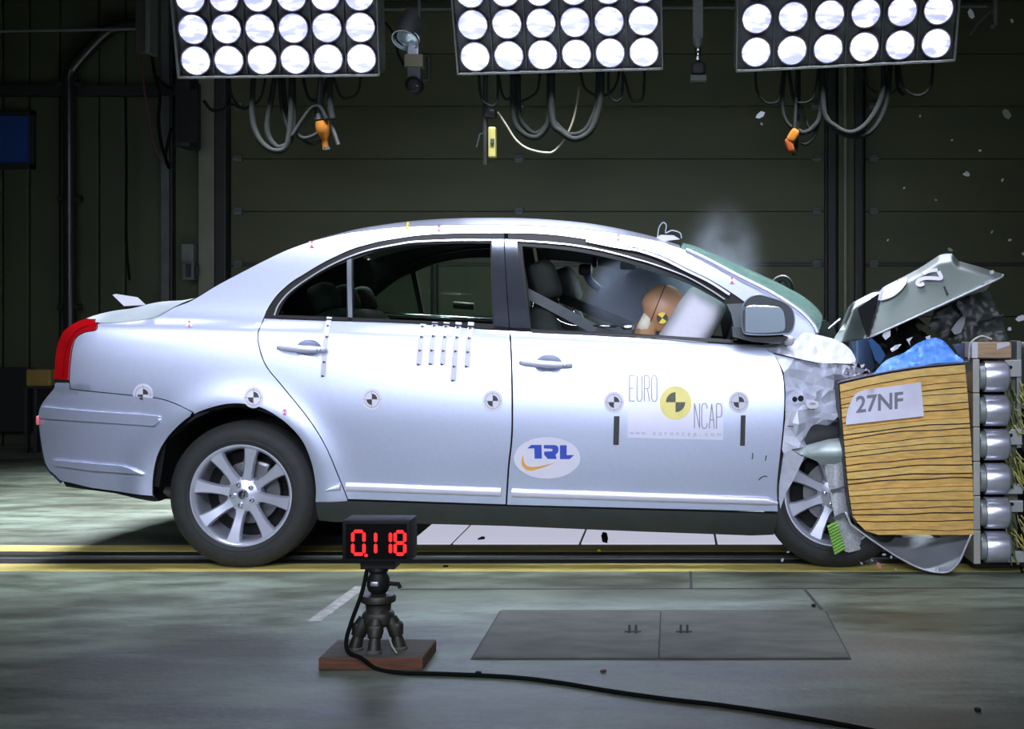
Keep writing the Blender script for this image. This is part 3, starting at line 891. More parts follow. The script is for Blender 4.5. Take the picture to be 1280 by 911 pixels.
def side_panel(name, outline, m, parent, off=0.0, thick=0.012, holes=(), step=0.032, back=None, disp=None, far=False, px=True, smooth=True):
    o2 = [S(*p) for p in outline] if px else outline
    h2 = [[S(*p) for p in h] if px else h for h in holes]
    V, T = tri2d(o2, h2, step)
    vo, vi = [], []
    for (x, z) in V:
        y = YC - hw(x, z) - off + (disp(x, z) if disp else 0)
        vo.append(Vector((x, y, z))); vi.append(Vector((x, y + thick, z)))
    vs, fs, fm = shell(vo, vi, T)
    ms = [m, back or m]
    # analytic normals of the body surface
    nn = []
    e = .004
    for (x, z) in V:
        gx = -(hw(x + e, z) - hw(x - e, z)) / (2 * e); gz = -(hw(x, z + e) - hw(x, z - e)) / (2 * e)
        nn.append(Vector((gx, -1, gz)).normalized())
    nrm = nn + [-v for v in nn]
    for f in fs[2 * len(T):]:
        a, b, c = vs[f[0]], vs[f[1]], vs[f[2]]
        q = (b - a).cross(c - a); q = q.normalized() if q.length > 1e-12 else Vector((0, -1, 0))
        nrm += [q] * 4
    ob = mk(name, vs, fs, ms, parent, smooth, fm, normals=nrm)
    res = [ob]
    if far:
        vm = [Vector((v.x, 2 * YC - v.y, v.z)) for v in vs]
        res.append(mk(name, vm, [tuple(reversed(f)) for f in fs], ms, far if far is not True else parent, smooth, fm, normals=[Vector((q.x, -q.y, q.z)) for q in nrm]))
    return res
def inset(poly, d):
    """shrink a pixel polygon by d pixels"""
    n = len(poly)
    ar = sum(poly[i][0] * poly[(i + 1) % n][1] - poly[(i + 1) % n][0] * poly[i][1] for i in range(n))
    s = 1 if ar > 0 else -1
    out = []
    for i in range(n):
        a, b, c = poly[i - 1], poly[i], poly[(i + 1) % n]
        d1 = Vector((b[0] - a[0], b[1] - a[1])); d2 = Vector((c[0] - b[0], c[1] - b[1]))
        if d1.length < 1e-6 or d2.length < 1e-6: out.append(b); continue
        d1.normalize(); d2.normalize()
        n1 = Vector((-d1.y, d1.x)) * s; n2 = Vector((-d2.y, d2.x)) * s
        nn = n1 + n2
        if nn.length < 0.3: nn = n1
        nn = nn.normalized() / max(0.5, math.cos(n1.angle(n2) / 2) if n1.length and n2.length else 1)
        out.append((b[0] + nn.x * d, b[1] + nn.y * d))
    return out
def band(pts, w):
    """outline of a band of width w (pixels) about a pixel polyline"""
    L, R = [], []
    n = len(pts)
    for i in range(n):
        a = pts[max(0, i - 1)]; b = pts[min(n - 1, i + 1)]
        d = Vector((b[0] - a[0], b[1] - a[1])).normalized()
        L.append((pts[i][0] - d.y * w / 2, pts[i][1] + d.x * w / 2)); R.append((pts[i][0] + d.y * w / 2, pts[i][1] - d.x * w / 2))
    return L + R[::-1]
def ell(cx, cy, rx, ry, n=28, a0=0, a1=2 * PI, pie=False):
    k = n + 1 if pie else n
    p = [(cx + rx * math.cos(a0 + (a1 - a0) * i / n), cy - ry * math.sin(a0 + (a1 - a0) * i / n)) for i in range(k)]
    return p + [(cx, cy)] if pie else p

car = empty('car', (-0.9, YC, 0), 'silver four-door saloon car with crushed front running into the barrier', 'car')

# --- traced outlines (pixels of the photograph, put onto the body surface at its own depth)
DECK = cr([(108.5, 397.5), (122, 403), (150, 402.5), (175, 400), (197, 395), (217, 384)])
CPIL = cr([(217, 384), (240, 375), (270, 357), (300, 341), (330, 325.5), (360, 311.5), (390, 301)])
RAIL = cr([(390, 301), (420, 294), (450, 289), (500, 283.5), (550, 281), (600, 280.5), (650, 281), (700, 283.5), (740, 287), (780, 293), (820, 301), (850, 310)])
APIL = cr([(850, 310), (863, 315), (890, 328), (920, 344), (960, 364), (985, 379), (1003, 392), (1016, 406), (1022, 417)])
FRAME_TOP = cr([(330.7, 396.4), (333, 390), (338.6, 380), (348.6, 367), (363, 354), (380, 343), (400, 331), (420, 320.7), (441, 311.4), (463, 305), (480, 301), (519, 295), (552, 292.6), (585, 292), (635, 291.6), (682, 293), (725, 298), (759, 304), (784, 308), (800, 311), (829, 321), (857, 335), (886, 349), (914, 366), (931, 378)])
BELT = cr([(330.7, 397), (400, 400), (470, 402), (527, 404.5), (600, 410.5), (680, 415), (800, 421), (900, 429), (962, 432)])
RD_LEFT = cr([(330, 397.5), (328, 402.6), (322.6, 416), (324, 434), (333, 458), (354, 484), (386, 524), (407, 558), (425, 600), (434.6, 624)])
BGAP = cr([(637, 412.5), (639, 450), (640, 500), (639.5, 545), (635.5, 584), (632.5, 631)])
FD_FRONT = cr([(962, 432), (968, 442), (978, 465), (981, 490), (980, 525), (976.5, 562), (972, 606), (973, 640)])
ARCH = cr([(191, 622), (192.5, 591), (200, 563), (217.5, 538), (242.5, 518), (274, 507), (299, 504.7), (327, 510), (355, 527), (377, 550.6), (389, 579), (394, 607), (394, 627)])
BUMP_TOP = cr([(88, 486), (103, 488), (163, 494), (198.6, 498), (219, 504.5), (241, 515)])
LAMP_IN = cr([(121.7, 404.8), (120, 412), (106, 415), (95, 422), (90.7, 433.8), (88, 452), (86.5, 475)])
LAMP_OUT = cr([(68.5, 473), (71.6, 439), (76, 423), (82, 412.7), (95, 403.5), (108.5, 398)])
BUMP_SIL = cr([(86, 478), (70, 478), (67.5, 485), (58.7, 496), (52, 505.4), (48.4, 515), (48.4, 526), (50, 543), (55, 572.6), (60.5, 585.7), (68, 593), (75.4, 600.6)])

IN = TRIM
# uniside: quarter panel, C pillar, roof rail, A pillar
sub = lambda c, f: [p for p in c if f(p)]
arch_q = [p for p in ARCH if p[0] > 241 and p[1] < 627]
quarter = join([(122, 404.5)], [p for p in DECK if p[0] > 122], CPIL, RAIL, APIL, [(1010, 420), (985, 426), (966, 430), (955, 418), (945, 398), (931, 378)],
               FRAME_TOP[::-1], RD_LEFT, [(434.6, 627), (394, 628)], ARCH[::-1][:0] or [p for p in ARCH[::-1] if p[0] > 241], BUMP_TOP[::-1], [(86.5, 476)], LAMP_IN[::-1])
side_panel('body_side', inset(quarter, 0.6), PAINT, car, back=IN, far=True, thick=0.02, step=0.03)
# inner structure behind the gaps
inner = join([(110, 410), (330, 405), (600, 416), (955, 436), (965, 500), (965, 640), (640, 640), (400, 640)], [(394, 600), (380, 556), (350, 524), (300, 506), (240, 518), (205, 550), (195, 610), (90, 590), (75, 500)])
side_panel('inner_panel', inner, BLACK, car, off=-0.03, thick=0.02, far=True, step=0.08)

# doors
def door(name, outline, hole, parent=car):
    e = empty(name, (S3(*outline[0]).x, YC - .88, .3), parent=parent)
    ef = empty(name, (S3(*outline[0]).x, YC + .88, .3), parent=parent)
    side_panel('door_skin', inset(outline, 0.8), PAINT, e, back=IN, far=ef, holes=[hole])
    return e, ef
rd_out = join(BELT[:BELT.index((600, 410.5)) if (600, 410.5) in BELT else 0] if False else [p for p in BELT if p[0] <= 637], [(637, 412.7)], BGAP, [(632.5, 631), (434.6, 624.4)], RD_LEFT[::-1])
rear_door, rear_door_far = door('rear_door', rd_out, ell(386, 437, 16.5, 13))
fd_out = join([(638, 412.7)], [p for p in BELT if p[0] > 638], FD_FRONT, [(973, 640), (634, 631.5)], [(p[0] + .6, p[1]) for p in BGAP[::-1]])
front_door, front_door_far = door('front_door', fd_out, ell(686, 456, 17.5, 13))

# window frames: black band under the roof rail
GL_Q = join(cr([(347, 393.5), (354, 378.6), (367, 364), (388.6, 348.6), (411, 335.7), (433, 327)]), [(433.5, 396.5)])
GL_R = join(cr([(441, 324.5), (470, 314), (495, 309), (519, 305.6), (569, 303.8), (613, 303.8)]), [(616, 405), (520, 400.5), (441, 397)])
GL_F = join(cr([(652.5, 307.5), (691, 310.6), (725, 315), (759, 322), (793, 331), (820, 340), (857, 353), (886, 368), (906, 380), (914, 391)]), [(921, 425), (800, 417.5), (664, 411)])
rf_out = join(FRAME_TOP[:FRAME_TOP.index(next(p for p in FRAME_TOP if p[0] > 629))], [(630, 291.8), (636.5, 412), (600, 410), (527, 404), (470, 401.5), (331.5, 396.8)])
side_panel('window_frame', rf_out, BLACK, rear_door, off=-.004, thick=.03, holes=[GL_Q, GL_R], step=.03, far=rear_door_far)
ff_out = join([p for p in FRAME_TOP if p[0] > 630], [(945, 400), (962, 431), (900, 428), (800, 420.5), (680, 414.5), (638, 412)])
side_panel('window_frame', ff_out, BLACK, front_door, off=-.004, thick=.03, holes=[GL_F], step=.03, far=front_door_far)
# gloss pillar trims
side_panel('pillar_trim', [(615, 299), (629.5, 299), (636.2, 409.5), (618, 407.5)], GLOSSB, rear_door, off=.002, thick=.004, step=.012)
side_panel('pillar_trim', [(631, 299), (646, 299.5), (663, 410.5), (637.5, 409.5)], GLOSSB, front_door, off=.002, thick=.004, step=.012)
side_panel('division_bar', [(434, 325), (439.5, 323), (440.5, 397), (435.5, 396.5)], mat('satin_bar', (.22, .25, .27), .3, .6), rear_door, off=.003, thick=.02, far=rear_door_far)
# bright lines on the frames
side_panel('frame_bead', band(cr([(343, 394), (349, 380), (363, 364), (385, 348), (410, 333), (436, 321), (463, 312), (495, 305.5), (519, 302), (569, 300), (614, 300)]), 1.8), STEEL, rear_door, off=.003, thick=.006)
side_panel('frame_bead', band(cr([(647, 300.5), (691, 303.5), (725, 307.5), (759, 314), (793, 323), (820, 331), (857, 345), (886, 361), (906, 374)]), 1.6), STEEL, front_door, off=.003, thick=.006)
side_panel('drip_strip', band(cr([(733, 300.5), (759, 306), (784, 310.5), (800, 313.5), (829, 323.5), (857, 337.5), (886, 351.5), (912, 368)]), 3.0), MOULD, car, off=.006, thick=.012)
side_panel('belt_strip', band(cr([(332, 396.2), (400, 398.6), (434, 399.8)]), 1.6), BLACK, rear_door, off=.004, thick=.006)
side_panel('belt_strip', band(cr([(441, 400), (527, 403.2), (615, 410)]), 2.2), BLACK, rear_door, off=.004, thick=.006)
side_panel('belt_strip', band(cr([(664, 413), (720, 415.5), (800, 419.5), (900, 427), (955, 430)]), 3.0), BLACK, front_door, off=.006, thick=.008)
# crease under the belt
# glass
side_panel('quarter_glass', GL_Q, GLASS_R, rear_door, off=-.012, thick=.004, far=rear_door_far, step=.05)
side_panel('door_glass', GL_R, GLASS_T, rear_door, off=-.014, thick=.004, far=rear_door_far, step=.05)
# sill and mouldings
sill = join([(395, 628), (434, 626), (632, 632.5), (973, 642)], [(967, 668), (940, 669), (800, 664), (632, 657), (420, 652), (399, 650)])
side_panel('sill', sill, SILL, car, off=.006, thick=.05, far=True)
mcl = cr([(408, 612.3), (420, 609.6), (433, 608.2), (520, 611.3), (640, 615.6), (800, 621), (944, 625.6), (963, 627), (972, 628.5)], 10)
def mould(a, b, par):
    pts = [p for p in mcl if a <= p[0] <= b]
    vs, fs = [], []
    N = 10
    for (u, v) in pts:
        wv = 5.2 * min(1, .12 + (u - 408) / 24, .25 + (973 - u) / 20)
        for k in range(N + 1):
            t = PI * k / N
            c = S3(u, v - wv * math.cos(t), 0.0)
            vs.append(c + Vector((0, -.016 * math.sin(t) ** .7 - .001, 0)))
    for i in range(len(pts) - 1):
        for k in range(N): fs.append((i * (N + 1) + k, i * (N + 1) + k + 1, (i + 1) * (N + 1) + k + 1, (i + 1) * (N + 1) + k))
    fs += [tuple(range(N + 1)), tuple((len(pts) - 1) * (N + 1) + k for k in range(N, -1, -1))]
    mk('side_moulding', vs, fs, MOULD, par, 60)
mould(408, 427.5, car); mould(429.5, 631.5, rear_door); mould(634.5, 973, front_door)

# rear bumper
bump = join(BUMP_SIL, [(114.6, 610), (191, 620)], [p for p in ARCH if p[0] < 241.5], BUMP_TOP[::-1], [(87, 478)])
bumper = side_panel('rear_bumper', inset(bump, 0.6), PAINT, car, thick=.012, far=True, off=.003)[0]
side_panel('bumper_strip', join([(53, 508)], cr([(120, 514), (193, 519), (199, 522.5), (199, 527), (193, 532)]), [(120, 527), (50, 522)]), PAINT, bumper, off=.016, thick=.016, step=.02)
side_panel('bumper_fin', [(68, 574), (155, 582), (164, 585), (180, 592), (120, 588), (70, 581)], PAINT, bumper, off=.02, thick=.02, step=.015)
side_panel('valance', [(76, 602), (115, 611), (191, 621), (197, 627), (190, 627.5), (140, 617), (80, 609)], BLACK, car, off=-.02, thick=.1, far=True)
mb = MB().tube([S3(126, 617, -.25), S3(150, 622.5, -.2), S3(196, 624, -.2)], .028, 12); mb.build('exhaust_pipe', mat('exhaust', (.18, .17, .13), .5, .5), car, True)
# tail lamp
tl = side_panel('tail_lamp', join(LAMP_OUT, [(115, 398.5)], LAMP_IN, [(86, 475), (68.5, 473)]), RED, car, off=.008, thick=.04, far=True, step=.02)[0]
side_panel('lamp_base', [(69, 473.5), (86, 475.5), (86, 478), (70, 478)], BLACK, tl, off=.006, thick=.03, step=.02)
side_panel('lamp_seam', band(cr([(80, 471), (82, 445), (87, 427), (97, 413), (112, 406)]), 1.2), mat('deep_red', (.2, 0, .003), .2), tl, off=.0095, thick=.002, step=.02)
mb = MB().squad(S3(49.5, 525, .0), (.008, .02, .02)); mb.build('reflector', mat('red_reflector', (.8, .2, .2), .2), car, True)

# --- loft helper between the near edge and its mirror
def loft(name, edge, m, parent, crown, power=2.0, nx=17, thick=.012, back=None, off=0.0, edge_fn=None):
    rows = []
    for i, p in enumerate(edge):
        a = S3(*p, off); t = i / (len(edge) - 1)
        cxv, czv = crown(t) if callable(crown) else crown
        row = []
        for k in range(nx):
            s = -1 + 2 * k / (nx - 1)
            g = 1 - abs(s) ** power
            y = YC + s * (YC - a.y)
            row.append(Vector((a.x + cxv * g, y, a.z + czv * g)))
        rows.append(row)
    vs = [v for r in rows for v in r]
    n = len(rows)
    fs = []
    for i in range(n - 1):
        for k in range(nx - 1):
            fs.append((i * nx + k, (i + 1) * nx + k, (i + 1) * nx + k + 1, i * nx + k + 1))
    fs = [tuple(reversed(f)) for f in fs]
    b = len(vs)
    inn = [v - Vector((0, 0, thick)) for v in vs]
    faces = fs + [tuple(i + b for i in reversed(f)) for f in fs]
    return mk(name, vs + inn, faces, [m, back or m], parent, True, [0] * len(fs) + [1] * len(fs))
ROOF_E = [p for p in CPIL if p[0] > 375][:-1] + RAIL
loft('roof', ROOF_E, PAINT, car, lambda t: (0, .036 + .024 * math.sin(PI * min(1, t * 1.05))), 3.0, nx=41, back=mat('headliner', (.12, .12, .10), .9))
loft('rear_window', [p for p in CPIL if p[0] <= 377], GLASS_R, car, lambda t: (-.04 * (1 - t), .04 - .01 * t), nx=17)
loft('windscreen', APIL, GLASS_W, car, lambda t: (.07 * t + .02, .055 + .045 * t), nx=21, thick=.006)
MB().tube([S3(p[0], p[1] - .5, .004) for p in APIL[4:]], .009, 8).build('pillar_highlight', MOULD, car, True)  # tube added to draw the bright lamp highlight along the A pillar
loft('boot_lid', DECK, mat('boot_paint_dimmed', (0.42, 0.48, 0.49), 0.4, 0.4, 0.03, 20), car, lambda t: (-.03 * (1 - t), .05 + .055 * min(1, t * 3) - .03 * max(0, t - .7) / .3), 2.4, nx=21)  # silver paint darkened to imitate the dark reflection in the lid
rear_edge = [(108.5, 397.5)] + LAMP_OUT[::-1] + BUMP_SIL[6:]
loft('rear_panel', rear_edge, PAINT, car, lambda t: (-.09 * min(1, t * 4) - .03, .05 * max(0, 1 - t * 5)), 2.4, nx=17)
# white plate on the boot lid
a = [(140.5, 368.5), (145, 367.3), (172, 371.5), (182.5, 381), (155, 382.5)]
mb = MB(); mb.prism(a, 5.95, 5.99, lambda u, v, d: P(u, v, d)); mb.build('marker_plate', WHITE, car)
# yellow stub on the roof edge
mb = MB().tube([S3(508.5, 286, 0), S3(509, 278, -.02)], .006, 6); mb.build('roof_stub', YELL2, car)

# wheel arch liner and underbody
def arch(cx_, cz_, r, parent):
    for s in (-1, 1):
        mbx = MB()
        y0, y1 = YC + s * .845, YC + s * .45
        vs, fs = [], []
        n = 20
        for k in range(n + 1):
            an = -0.05 + (PI + .10) * k / n
            for y in (y0, y1):
                vs.append((cx_ + r * math.cos(an), y, cz_ + r * math.sin(an)))
        b = len(vs); vs.append((cx_, y1, cz_))
        for k in range(n):
            fs.append((2 * k, 2 * k + 1, 2 * k + 3, 2 * k + 2)); fs.append((2 * k + 1, b, 2 * k + 3))
        mbx.add(vs, fs)
        mbx.build('arch_liner', mat('arch_black', (.004, .004, .004), .95, 0, .1, 9), parent)
arch(XW, .315, .375, car)
ub = MB()
ub.box((-1.45, YC - .72, .26), (.35, YC + .72, .34)); ub.box((-2.62, YC - .6, .36), (-1.4, YC + .6, .46))
ub.box((.3, YC - .1, .3), (.9, YC + .7, .6))
ub.build('underbody', BLACK, car)
MB().tube([(XW, YC - .7, .315), (XW, YC + .7, .315)], .04, 10).build('rear_axle', BLACK, car)

# wheels
DISC = mat('brake_disc', (.2, .2, .2), .4, .8)
def wheel(cx_, cy_, cz_, rot, tilt=0.0, face=-1):
    w = empty('wheel', (cx_, cy_, cz_), parent=car)
    B = Matrix.Translation((cx_, cy_, cz_)) @ Matrix.Rotation(tilt, 4, 'Z') @ Matrix.Rotation(PI / 2 if face < 0 else -PI / 2, 4, 'X') @ Matrix.Rotation(rot, 4, 'Z')
    # local +z points outward (towards -Y for the near side)
    R0 = .3155
    ty = [(.205, .06), (.215, .085), (.235, .094), (.262, .096), (.285, .090), (.303, .076), (.312, .062), (R0, .03), (R0, -.03), (.312, -.062), (.30, -.08), (.27, -.096), (.22, -.09), (.205, -.06)]
    tyre = MB().lathe([ty[0]] + cr(ty, 3)[1:], 72, M=B).build('tyre', RUBBER, w, 35)
    gr = MB()                              # tread grooves and blocks
    for k in range(72):
        a = 2 * PI * k / 72
        for (h0, h1) in ((.036, .066), (-.066, -.036)):
            M2 = B @ Matrix.Rotation(a, 4, 'Z')
            gr.box((R0 - .012, -.010, h0), (R0 - .0005 - .004 * (abs(h0 + h1) > .09), .010, h1), 0, M2)
    gr.build('tread_blocks', RUBBER, w)['kind'] = 'stuff'
    bead = MB().lathe([(.232, .0945), (.236, .0985), (.240, .0955)], 64, M=B).build('sidewall_rib', RUBBER, w, True)
    rim = MB().lathe([(.19, -.08), (.2, -.02), (.196, .05), (.203, .078), (.2125, .088), (.2195, .088), (.2205, .082), (.207, .055), (.2, -.02), (.2, -.085)], 64, M=B).build('rim', ALLOY, w, 40)
    MB().lathe([(.02, -.02), (.135, -.02), (.137, -.028), (.137, -.04), (.02, -.04)], 40, M=B).build('brake_disc', DISC, w, 40)
    MB().lathe([(.001, -.06), (.2, -.06)], 40, M=B).build('back_plate', BLACK, w)
    MB().cbox((.07, -.06, -.045), (.15, .06, .01), .015, M=B @ Matrix.Rotation(-.1, 4, 'Z')).build('brake_caliper', DISC, w)
    MB().lathe([(.001, .062), (.028, .062), (.036, .058), (.062, .055), (.075, .045), (.075, .0), (.05, -.015)], 40, M=B).build('hub', ALLOY, w, 40)
    for k in range(8):
        M2 = B @ Matrix.Rotation(2 * PI * k / 8, 4, 'Z')
        sp = MB()
        secs = []
        for (r, hwid, h, dp) in ((.055, .026, .054, .03), (.09, .0205, .056, .026), (.13, .0215, .064, .026), (.17, .026, .071, .026), (.205, .033, .076, .03)):
            secs.append([M2 @ Vector(q) for q in ((r, -hwid, h - dp), (r, -hwid, h - .008), (r, -hwid + .006, h), (r, hwid - .006, h), (r, hwid, h - .008), (r, hwid, h - dp))])
        vs = [p for s in secs for p in s]
        fs = [(i * 6 + k2, i * 6 + (k2 + 1) % 6, (i + 1) * 6 + (k2 + 1) % 6, (i + 1) * 6 + k2) for i in range(4) for k2 in range(6)]
        sp.add(vs, fs); sp.build('spoke', ALLOY, w, 50)
    for k in range(5):
        a = 2 * PI * k / 5 + .6
        MB().lathe([(.001, .074), (.007, .073), (.0105, .068), (.0115, .05)], 12, M=B @ Matrix.Translation((.046 * math.cos(a), .046 * math.sin(a), 0))).build('lug_nut', CHROME, w, 40)
    cap = MB().lathe([(.001, .072), (.018, .070), (.024, .062), (.026, .055)], 24, M=B).build('centre_cap', CHROME, w, 40)
    em = MB()
    for t in np.linspace(0, 2 * PI, 17)[:-1]:
        pass
    em.tube([B @ Vector((.015 * math.cos(t), .011 * math.sin(t), .0735)) for t in np.linspace(0, 2 * PI, 20)], .0016, 5)
    em.tube([B @ Vector((.005 * math.cos(t), .011 * math.sin(t), .0745)) for t in np.linspace(0, 2 * PI, 16)], .0014, 5)
    em.build('emblem', DARKM, w)
    return w
rot0 = math.radians(79)
wheel(XW + .02, YC - .76, .3155, rot0)
wheel(XW + .02, YC + .76, .3155, rot0, face=1)
FWX = (1042 - CX) * 5.6 / F
wheel(FWX, YC - .755, .3155, rot0 - .25, tilt=-.06)
wheel(FWX + .25, YC + .76, .3155, rot0, face=1)

# --- door handles
def handle(cx_, cy_, w, par):
    ox = 6.5 if w < 64 else 3
    vs, fs = [], []
    for k in range(6):
        t = 1 - k / 5 * .98
        for q in ell(cx_ + ox, cy_ + 1, (16.6 if w < 64 else 17.6) * t, 13.1 * t, 32): vs.append(S3(q[0], q[1], -.026 * (1 - t ** 3) - .001))
    for k in range(5):
        for i in range(32): fs.append((k * 32 + i, k * 32 + (i + 1) % 32, (k + 1) * 32 + (i + 1) % 32, (k + 1) * 32 + i))
    fs.append(tuple(160 + i for i in range(32)))
    mk('handle_cup', vs, fs, PAINT, par, True)
    mbx = MB()
    pts = [S3(cx_ - w / 2 + w * t, cy_ - 2 + 3 * t * 1.2, .012 + .028 * math.sin(PI * min(1, max(0, t)) ) ** .5) for t in np.linspace(0.02, .98, 13)]
    rad = [.009 + .006 * math.sin(PI * t) ** .6 for t in np.linspace(0.05, .95, 13)]
    mbx.tube(pts, rad, 12); hb_ = mbx.build('handle', mat('handle_paint', (.55, .56, .64), .35, .2), par, True)
    k = MB().lathe([(.001, .003), (.009, .003), (.009, -.003)], 14, M=Matrix.Translation(S3(cx_ + w * .36, cy_ + 1, .045)) @ Matrix.Rotation(PI / 2, 4, 'X')); k.build('lock_cap', PAINT, par, True)
handle(379.5, 436, 62, rear_door)
handle(683, 455, 66, front_door)

# --- stickers and marks on the side
def target(cx_, cy_, par, r=13.5):
    t = side_panel('target_sticker', ell(cx_, cy_, r * .93, r), WHITE, par, off=.0022, thick=.001, step=.02)[0]
    t = t if par is car else par
    for a in (0, PI):
        side_panel('quadrant', ell(cx_, cy_, r * .5, r * .52, 8, a, a + PI / 2, True), INK, t, off=.003, thick=.0006, step=.02)
    ring = ell(cx_, cy_, r * .71, r * .76, 32)
    side_panel('ring', ring, INKG, t, off=.003, thick=.0006, holes=[ell(cx_, cy_, r * .66, r * .71, 32)], step=.02)
    for (x0, y0, x1, y1) in ((-1, 0, -.5, 0), (.5, 0, 1, 0), (0, -1, 0, -.5), (0, .5, 0, 1)):
        side_panel('cross_line', band([(cx_ + x0 * r * .85, cy_ + y0 * r * .85), (cx_ + x1 * r * .85, cy_ + y1 * r * .85)], .6), INKG, t, off=.003, thick=.0006, step=.02)
for (x, y, p) in ((179, 493, car), (317, 496.5, car), (465, 499, rear_door), (616, 501, rear_door), (767.5, 502.5, front_door), (923.5, 502.5, front_door)):
    target(x, y, p)
def red_mark(cx_, cy_, off=.003):
    t = side_panel('small_marker', [(cx_ - 3, cy_ - 3.6), (cx_ + 3, cy_ - 3.6), (cx_ + 3, cy_ + 3.6), (cx_ - 3, cy_ + 3.6)], WHITE, car, off=off, thick=.001, step=.02)[0]
    side_panel('red_patch', [(cx_ - 2, cy_ - 3.6), (cx_ + 2, cy_ - 3.6), (cx_, cy_)], REDI, t, off=off + .001, thick=.0006, step=.02)
    side_panel('red_patch', [(cx_, cy_), (cx_ + 2, cy_ + 3.6), (cx_ - 2, cy_ + 3.6)], REDI, t, off=off + .001, thick=.0006, step=.02)
for p in ((390, 305), (549, 285.5), (773, 296.5), (915, 350), (237, 404.5), (356, 515)):
    red_mark(*p)
for (x0, y0, x1, y1) in ((766.5, 520, 774.5, 556), (925, 519, 932, 557)):
    side_panel('black_bar', [(x0 + 1, y0), (x1, y0), (x1 - 1, y1), (x0, y1)], INK, front_door, off=.003, thick=.0008, step=.02)
# sponsor sheet
sheet = side_panel('programme_sticker', [(785, 502), (785, 466), (905, 470), (904, 550), (784.5, 547)], mat('sheet_white', (.72, .72, .82), .45, .55, .02, 10), front_door, off=.0016, thick=.0008, step=.02)[0]
sheet = front_door
side_panel('yellow_disc', ell(844.5, 503.5, 20, 21), YELL, sheet, off=.0028, thick=.0006, step=.02)
for a in (PI / 2, 3 * PI / 2):
    side_panel('quadrant', ell(844.5, 502.5, 12, 12.5, 8, a, a + PI / 2, True), mat('olive_ink', (.10, .105, .07), .6), sheet, off=.0038, thick=.0006, step=.02)
GLY = {'E': [[(1, 0), (0, 0), (0, 1), (1, 1)], [(0, .5), (.8, .5)]], 'U': [[(0, 0), (0, .85), (.25, 1), (.75, 1), (1, .85), (1, 0)]],
       'R': [[(0, 1), (0, 0), (.75, 0), (1, .12), (1, .4), (.75, .5), (0, .5)], [(.6, .5), (1, 1)]],
       'O': [[(.25, 0), (.75, 0), (1, .12), (1, .88), (.75, 1), (.25, 1), (0, .88), (0, .12), (.25, 0)]],
       'N': [[(0, 1), (0, 0), (1, 1), (1, 0)]], 'C': [[(1, .2), (1, .12), (.75, 0), (.25, 0), (0, .12), (0, .88), (.25, 1), (.75, 1), (1, .88), (1, .8)]],
       'A': [[(0, 1), (.5, 0), (1, 1)], [(.2, .65), (.8, .65)]], 'P': [[(0, 1), (0, 0), (.75, 0), (1, .12), (1, .42), (.75, .53), (0, .53)]]}
def stroke_word(word, x0, y0, cw, adv, h, lw, par, skew):
    for i, ch in enumerate(word):
        mbx = MB()
        for ln in GLY[ch]:
            pts = [(x0 + i * adv + u * cw, y0 + v * h + skew * (i * adv + u * cw)) for u, v in ln]
            for a, b in zip(pts[:-1], pts[1:]):
                q = band([a, b], lw)
                mbx.add([S3(p[0], p[1], .0034) for p in q], [(0, 1, 2, 3)])
        mbx.build('letter', INKT, par)
stroke_word('EURO', 787, 469, 6.5, 9.2, 32, 1.1, sheet, .02)
stroke_word('NCAP', 868, 504, 6.5, 9.2, 31, 1.1, sheet, .02)
def text_mesh(body, fat=0.0):
    c = bpy.data.curves.new('lettering', 'FONT'); c.body = body; c.size = 1.0; c.resolution_u = 3; c.offset = fat
    o = bpy.data.objects.new('lettering', c); COL.objects.link(o)
    bpy.context.view_layer.update()
    me = bpy.data.meshes.new_from_object(o.evaluated_get(bpy.context.evaluated_depsgraph_get()))
    V = [(v.co.x, v.co.y) for v in me.vertices]; Fs = [tuple(p.vertices) for p in me.polygons]
    bpy.data.objects.remove(o); bpy.data.curves.remove(c); bpy.data.meshes.remove(me)
    return V, Fs
def text_on(body, x0, x1, ybase, h, fn, name, m, par, spaced=False, skew=0.0, flip=1):
    if spaced:
        adv = (x1 - x0) / len(body)
        for i, ch in enumerate(body):
            v, f = text_mesh(ch)
            if not v: continue
            V = [(x0 + adv * i + p[0] * h / .7, ybase - p[1] * h / .7 + skew * adv * i) for p in v]
            mk('small_letter', [fn(*p) for p in V], [tuple(q) for q in f], m, par)
        return
    else:
        v, Fs = text_mesh(body, .022)
        lo = min(p[0] for p in v); hi = max(p[0] for p in v); top = max(p[1] for p in v)
        V = [(x0 + (p[0] - lo) / (hi - lo) * (x1 - x0), ybase - p[1] / top * h + skew * (p[0] - lo) / (hi - lo) * (x1 - x0)) for p in v]
    return mk(name, [fn(*p) for p in V], [tuple(f) for f in Fs], m, par)
text_on('www.euroncap.com', 787, 903, 543, 5.6, lambda u, v: S3(u, v, .0034), 'web_address', mat('pale_ink', (.42, .42, .48), .6), sheet, True, .018)
